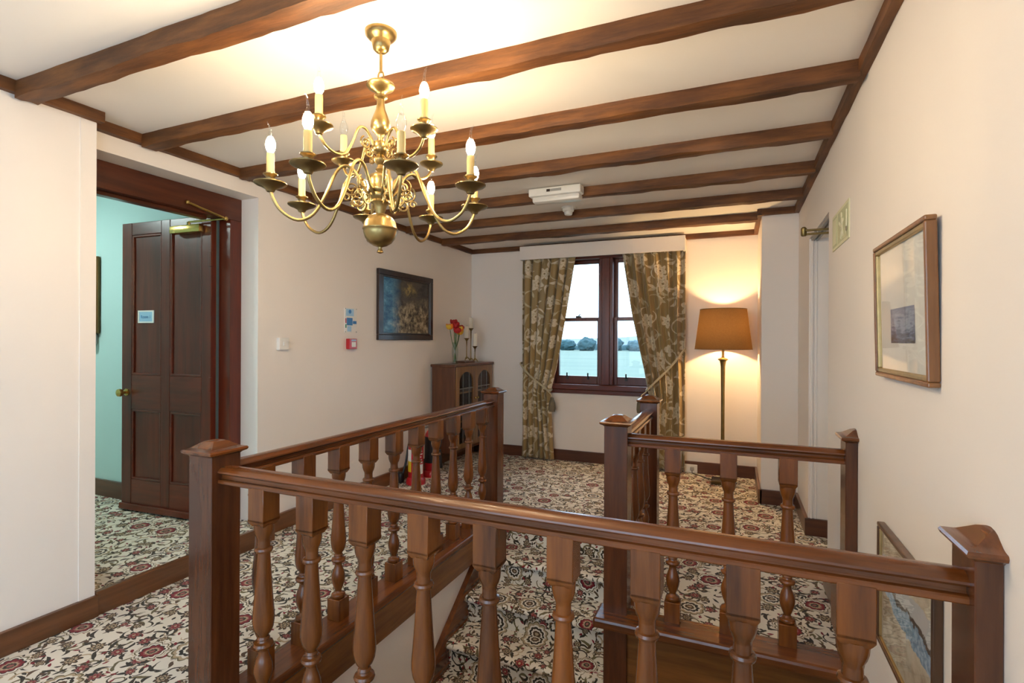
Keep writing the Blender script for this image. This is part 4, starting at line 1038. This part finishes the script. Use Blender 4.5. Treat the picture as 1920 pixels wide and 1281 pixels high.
def holder(x, y, zb_, hh, cl_, lab):
    hd = thing('candle_holder', (x, y, zb_), 'bronze candle holder ' + lab, 'candle holder', 'candle holders on the cabinet')
    m = MB().lathe([(.009, .02), (.006, .05), (.005, hh * .6), (.008, hh - .03), (.024, hh - .005), (.032, hh), (.030, hh + .004)], (x, y, zb_), 16)
    m.build('stem', M['bronze'], hd, 45)
    m = MB()
    for k in range(3):
        a = k * 2.094 + .5
        m.tube([(x, y, zb_ + .045), (x + .02 * math.cos(a), y + .02 * math.sin(a), zb_ + .03), (x + .036 * math.cos(a), y + .036 * math.sin(a), zb_ + .004)], [.006, .006, .005], 8)
    m.build('tripod_foot', M['bronze'], hd, 50)
    cd = thing('pillar_candle', (x, y, zb_ + hh + .004), 'white pillar candle ' + lab, 'candle', 'pillar candles on the cabinet')
    MB().lathe([(.026, 0), (.0265, .005), (.0265, cl_ - .004), (.023, cl_)], (x, y, zb_ + hh + .004), 20).build('wax', M['wax'], cd, 40)
    MB().tube([(x, y, zb_ + hh + cl_), (x + .002, y, zb_ + hh + cl_ + .016)], .0015, 5).build('wick', M['black'], cd)
holder(-2.84, 5.30, ct + .022, .255, .135, 'on the left of the three, beside the vase')
holder(-2.89, 5.50, ct, .395, .125, 'tallest of the three, at the back')
holder(-2.80, 5.43, ct, .185, .145, 'lowest of the three, at the front right')

# ------------------------------------------------------------------ fire extinguishers
def extinguisher(x, y, rad, h, label, kind):
    e = thing('fire_extinguisher', (x, y, 0), label, 'fire extinguisher', 'fire extinguishers on the floor')
    MB().lathe([(rad * .92, .045), (rad, .055), (rad, h * .78), (rad * .9, h * .85), (rad * .6, h * .905), (.022, h * .93), (.02, h * .96)], (x, y, 0), 28).build('cylinder', M['red'], e, 40)
    MB().lathe([(rad * 1.28, 0), (rad * 1.28, .03), (rad * 1.12, .055), (rad * 1.02, .062)], (x, y, 0), 28).build('stand', M['red'], e, 40)
    MB().lathe([(.018, h * .955), (.018, h * .985), (.012, h)], (x, y, 0), 14).build('valve', M['brass2'], e, 40)
    MB().bevbox(x - .012, x + .012, y - .10, y + .02, h * .985, h * .995 + .006, .002).bevbox(x - .012, x + .012, y - .10, y + .02, h + .02, h + .028, .002).build('lever', M['steel'], e)
    def label_patch(a0, a1, z0, z1, mat, nm='label', d=.0012):
        m = MB(); N = 12
        vs = [(x + (rad + d) * math.cos(R(a0 + (a1 - a0) * i / N)), y + (rad + d) * math.sin(R(a0 + (a1 - a0) * i / N)), z) for i in range(N + 1) for z in (z0, z1)]
        m.add(vs, [(2 * i, 2 * i + 2, 2 * i + 3, 2 * i + 1) for i in range(N)]); return m.build(nm, mat, e, 60)
    if kind == 'water':
        label_patch(-155, -92, .22, .33, M['whitepaper']); label_patch(-155, -92, .12, .22, M['yellow'])
        label_patch(-50, 5, .10, .19, M['whitepaper']); label_patch(-40, -25, .135, .15, M['green'], 'print', .002)
        for k in range(6): label_patch(-50 + (k % 2) * 4, 0 - (k % 3) * 6, .205 + k * .026, .213 + k * .026, M['whitepaper'], 'print', .0016)
        MB().tube(spline([(x - .02, y, h * .96), (x - rad * .8, y + .02, h * .84), (x - rad - .012, y, .35), (x - rad - .02, y - .03, .2), (x - rad - .03, y - .06, .10)], 24), .011, 8).build('hose', M['black'], e, 60)
        MB().bevbox(x - rad - .10, x - rad - .028, y - .09, y - .03, .005, .11, .02).build('hose_horn', M['black'], e, 60)
    else:
        label_patch(-170, 20, .14, .40, M['black'])
        MB().tube(spline([(x + .02, y, h * .96), (x + rad + .05, y, h * .8), (x + rad + .05, y - .02, .3)], 16), .012, 8).lathe([(.03, .10), (.016, .28)], (x + rad + .05, y - .02, 0), 14).build('hose', M['black'], e, 60)
extinguisher(-2.785, 4.19, .072, .56, 'red fire extinguisher with white and yellow labels behind the left balustrade', 'water')
extinguisher(-2.80, 4.48, .062, .50, 'red fire extinguisher with a black band, beside the cabinet', 'co2')

# ------------------------------------------------------------------ outside the window
ZG = -3.2
g = MB(); g.add([(-600, 6.5, ZG), (500, 6.5, ZG), (500, 900, ZG), (-600, 900, ZG)], [(0, 1, 2, 3)])
struct(g.build('ground_field', M['field']))
hl = MB(); N = 60; vs = []
for i in range(N + 1):
    x = -500 + 900 * i / N
    hh = 9 + 7 * noise.noise(Vector((x * .006, 1.3, 0))) + (6 if x > -120 else 0) * min(1, (x + 120) / 60 if x > -120 else 0)
    vs += [(x, 520, ZG), (x, 640, ZG + hh), (x, 900, ZG)]
hl.add(vs, [(3 * i + k, 3 * i + 3 + k, 3 * i + 4 + k, 3 * i + 1 + k) for i in range(N) for k in (0, 1)])
struct(hl.build('ground_hills', M['hill'], smooth=60))
def bush(seed):
    bm = bmesh.new(); bmesh.ops.create_icosphere(bm, subdivisions=4, radius=1.0)
    for v in bm.verts:
        q = noise.noise(v.co * 2.1 + Vector((seed, 0, 0))) * .28 + noise.noise(v.co * 5.3 + Vector((0, seed, 0))) * .16 + noise.noise(v.co * 11 + Vector((0, 0, seed))) * .08
        v.co *= 1 + q
        v.co.z = v.co.z * .5 + .42
    me = bpy.data.meshes.new('tree_crown'); bm.to_mesh(me); bm.free(); me.materials.append(M['leafy'])
    for p in me.polygons: p.use_smooth = True
    return me
crowns = [bush(s) for s in (1.0, 7.7, 13.1)]
rng = random.Random(4)
hd = MB(); N = 90; vs = []
for i in range(N + 1):
    x = -150 + 150 * i / N; hh = 2.6 + 1.1 * noise.noise(Vector((x * .21, 3.3, 0))) + .6 * noise.noise(Vector((x * .9, 8.3, 0)))
    vs += [(x, 254.0, ZG), (x, 254.5, ZG + hh * .8), (x, 256, ZG + hh), (x, 257.5, ZG)]
hd.add(vs, [(4 * i + k, 4 * i + 4 + k, 4 * i + 5 + k, 4 * i + 1 + k) for i in range(N) for k in range(3)])
tag(hd.build('hedge', M['leafy'], smooth=60, at=(-75, 255, ZG)), 'long low hedge behind the distant trees across the field', 'hedge')
trunk = MB().lathe([(.35, 0), (.2, 1.0), (.15, 2.0)], n=8).mesh('trunk', M['dframe'])
for i in range(11):
    t = i / 10; x = -128 + 108 * t + rng.uniform(-.6, .6); y = 246 + rng.uniform(-6, 6)
    s = rng.uniform(3.6, 4.1); hz = rng.uniform(4.2, 7.0) * (1.25 if i % 6 == 3 else 1)
    tr = thing('tree', (x, y, ZG), 'distant blue green bushy tree in the hedgerow beyond the field', 'tree', 'hedgerow trees beyond the field')
    tr.scale = (s, s, hz)
    tr.location.y -= 6
    a = bpy.data.objects.new('crown', crowns[i % 3]); C.objects.link(a); a.parent = tr; a.rotation_euler = (0, 0, rng.uniform(0, 6))
    b = bpy.data.objects.new('trunk', trunk); C.objects.link(b); b.parent = tr; b.scale = (.12, .12, .2)
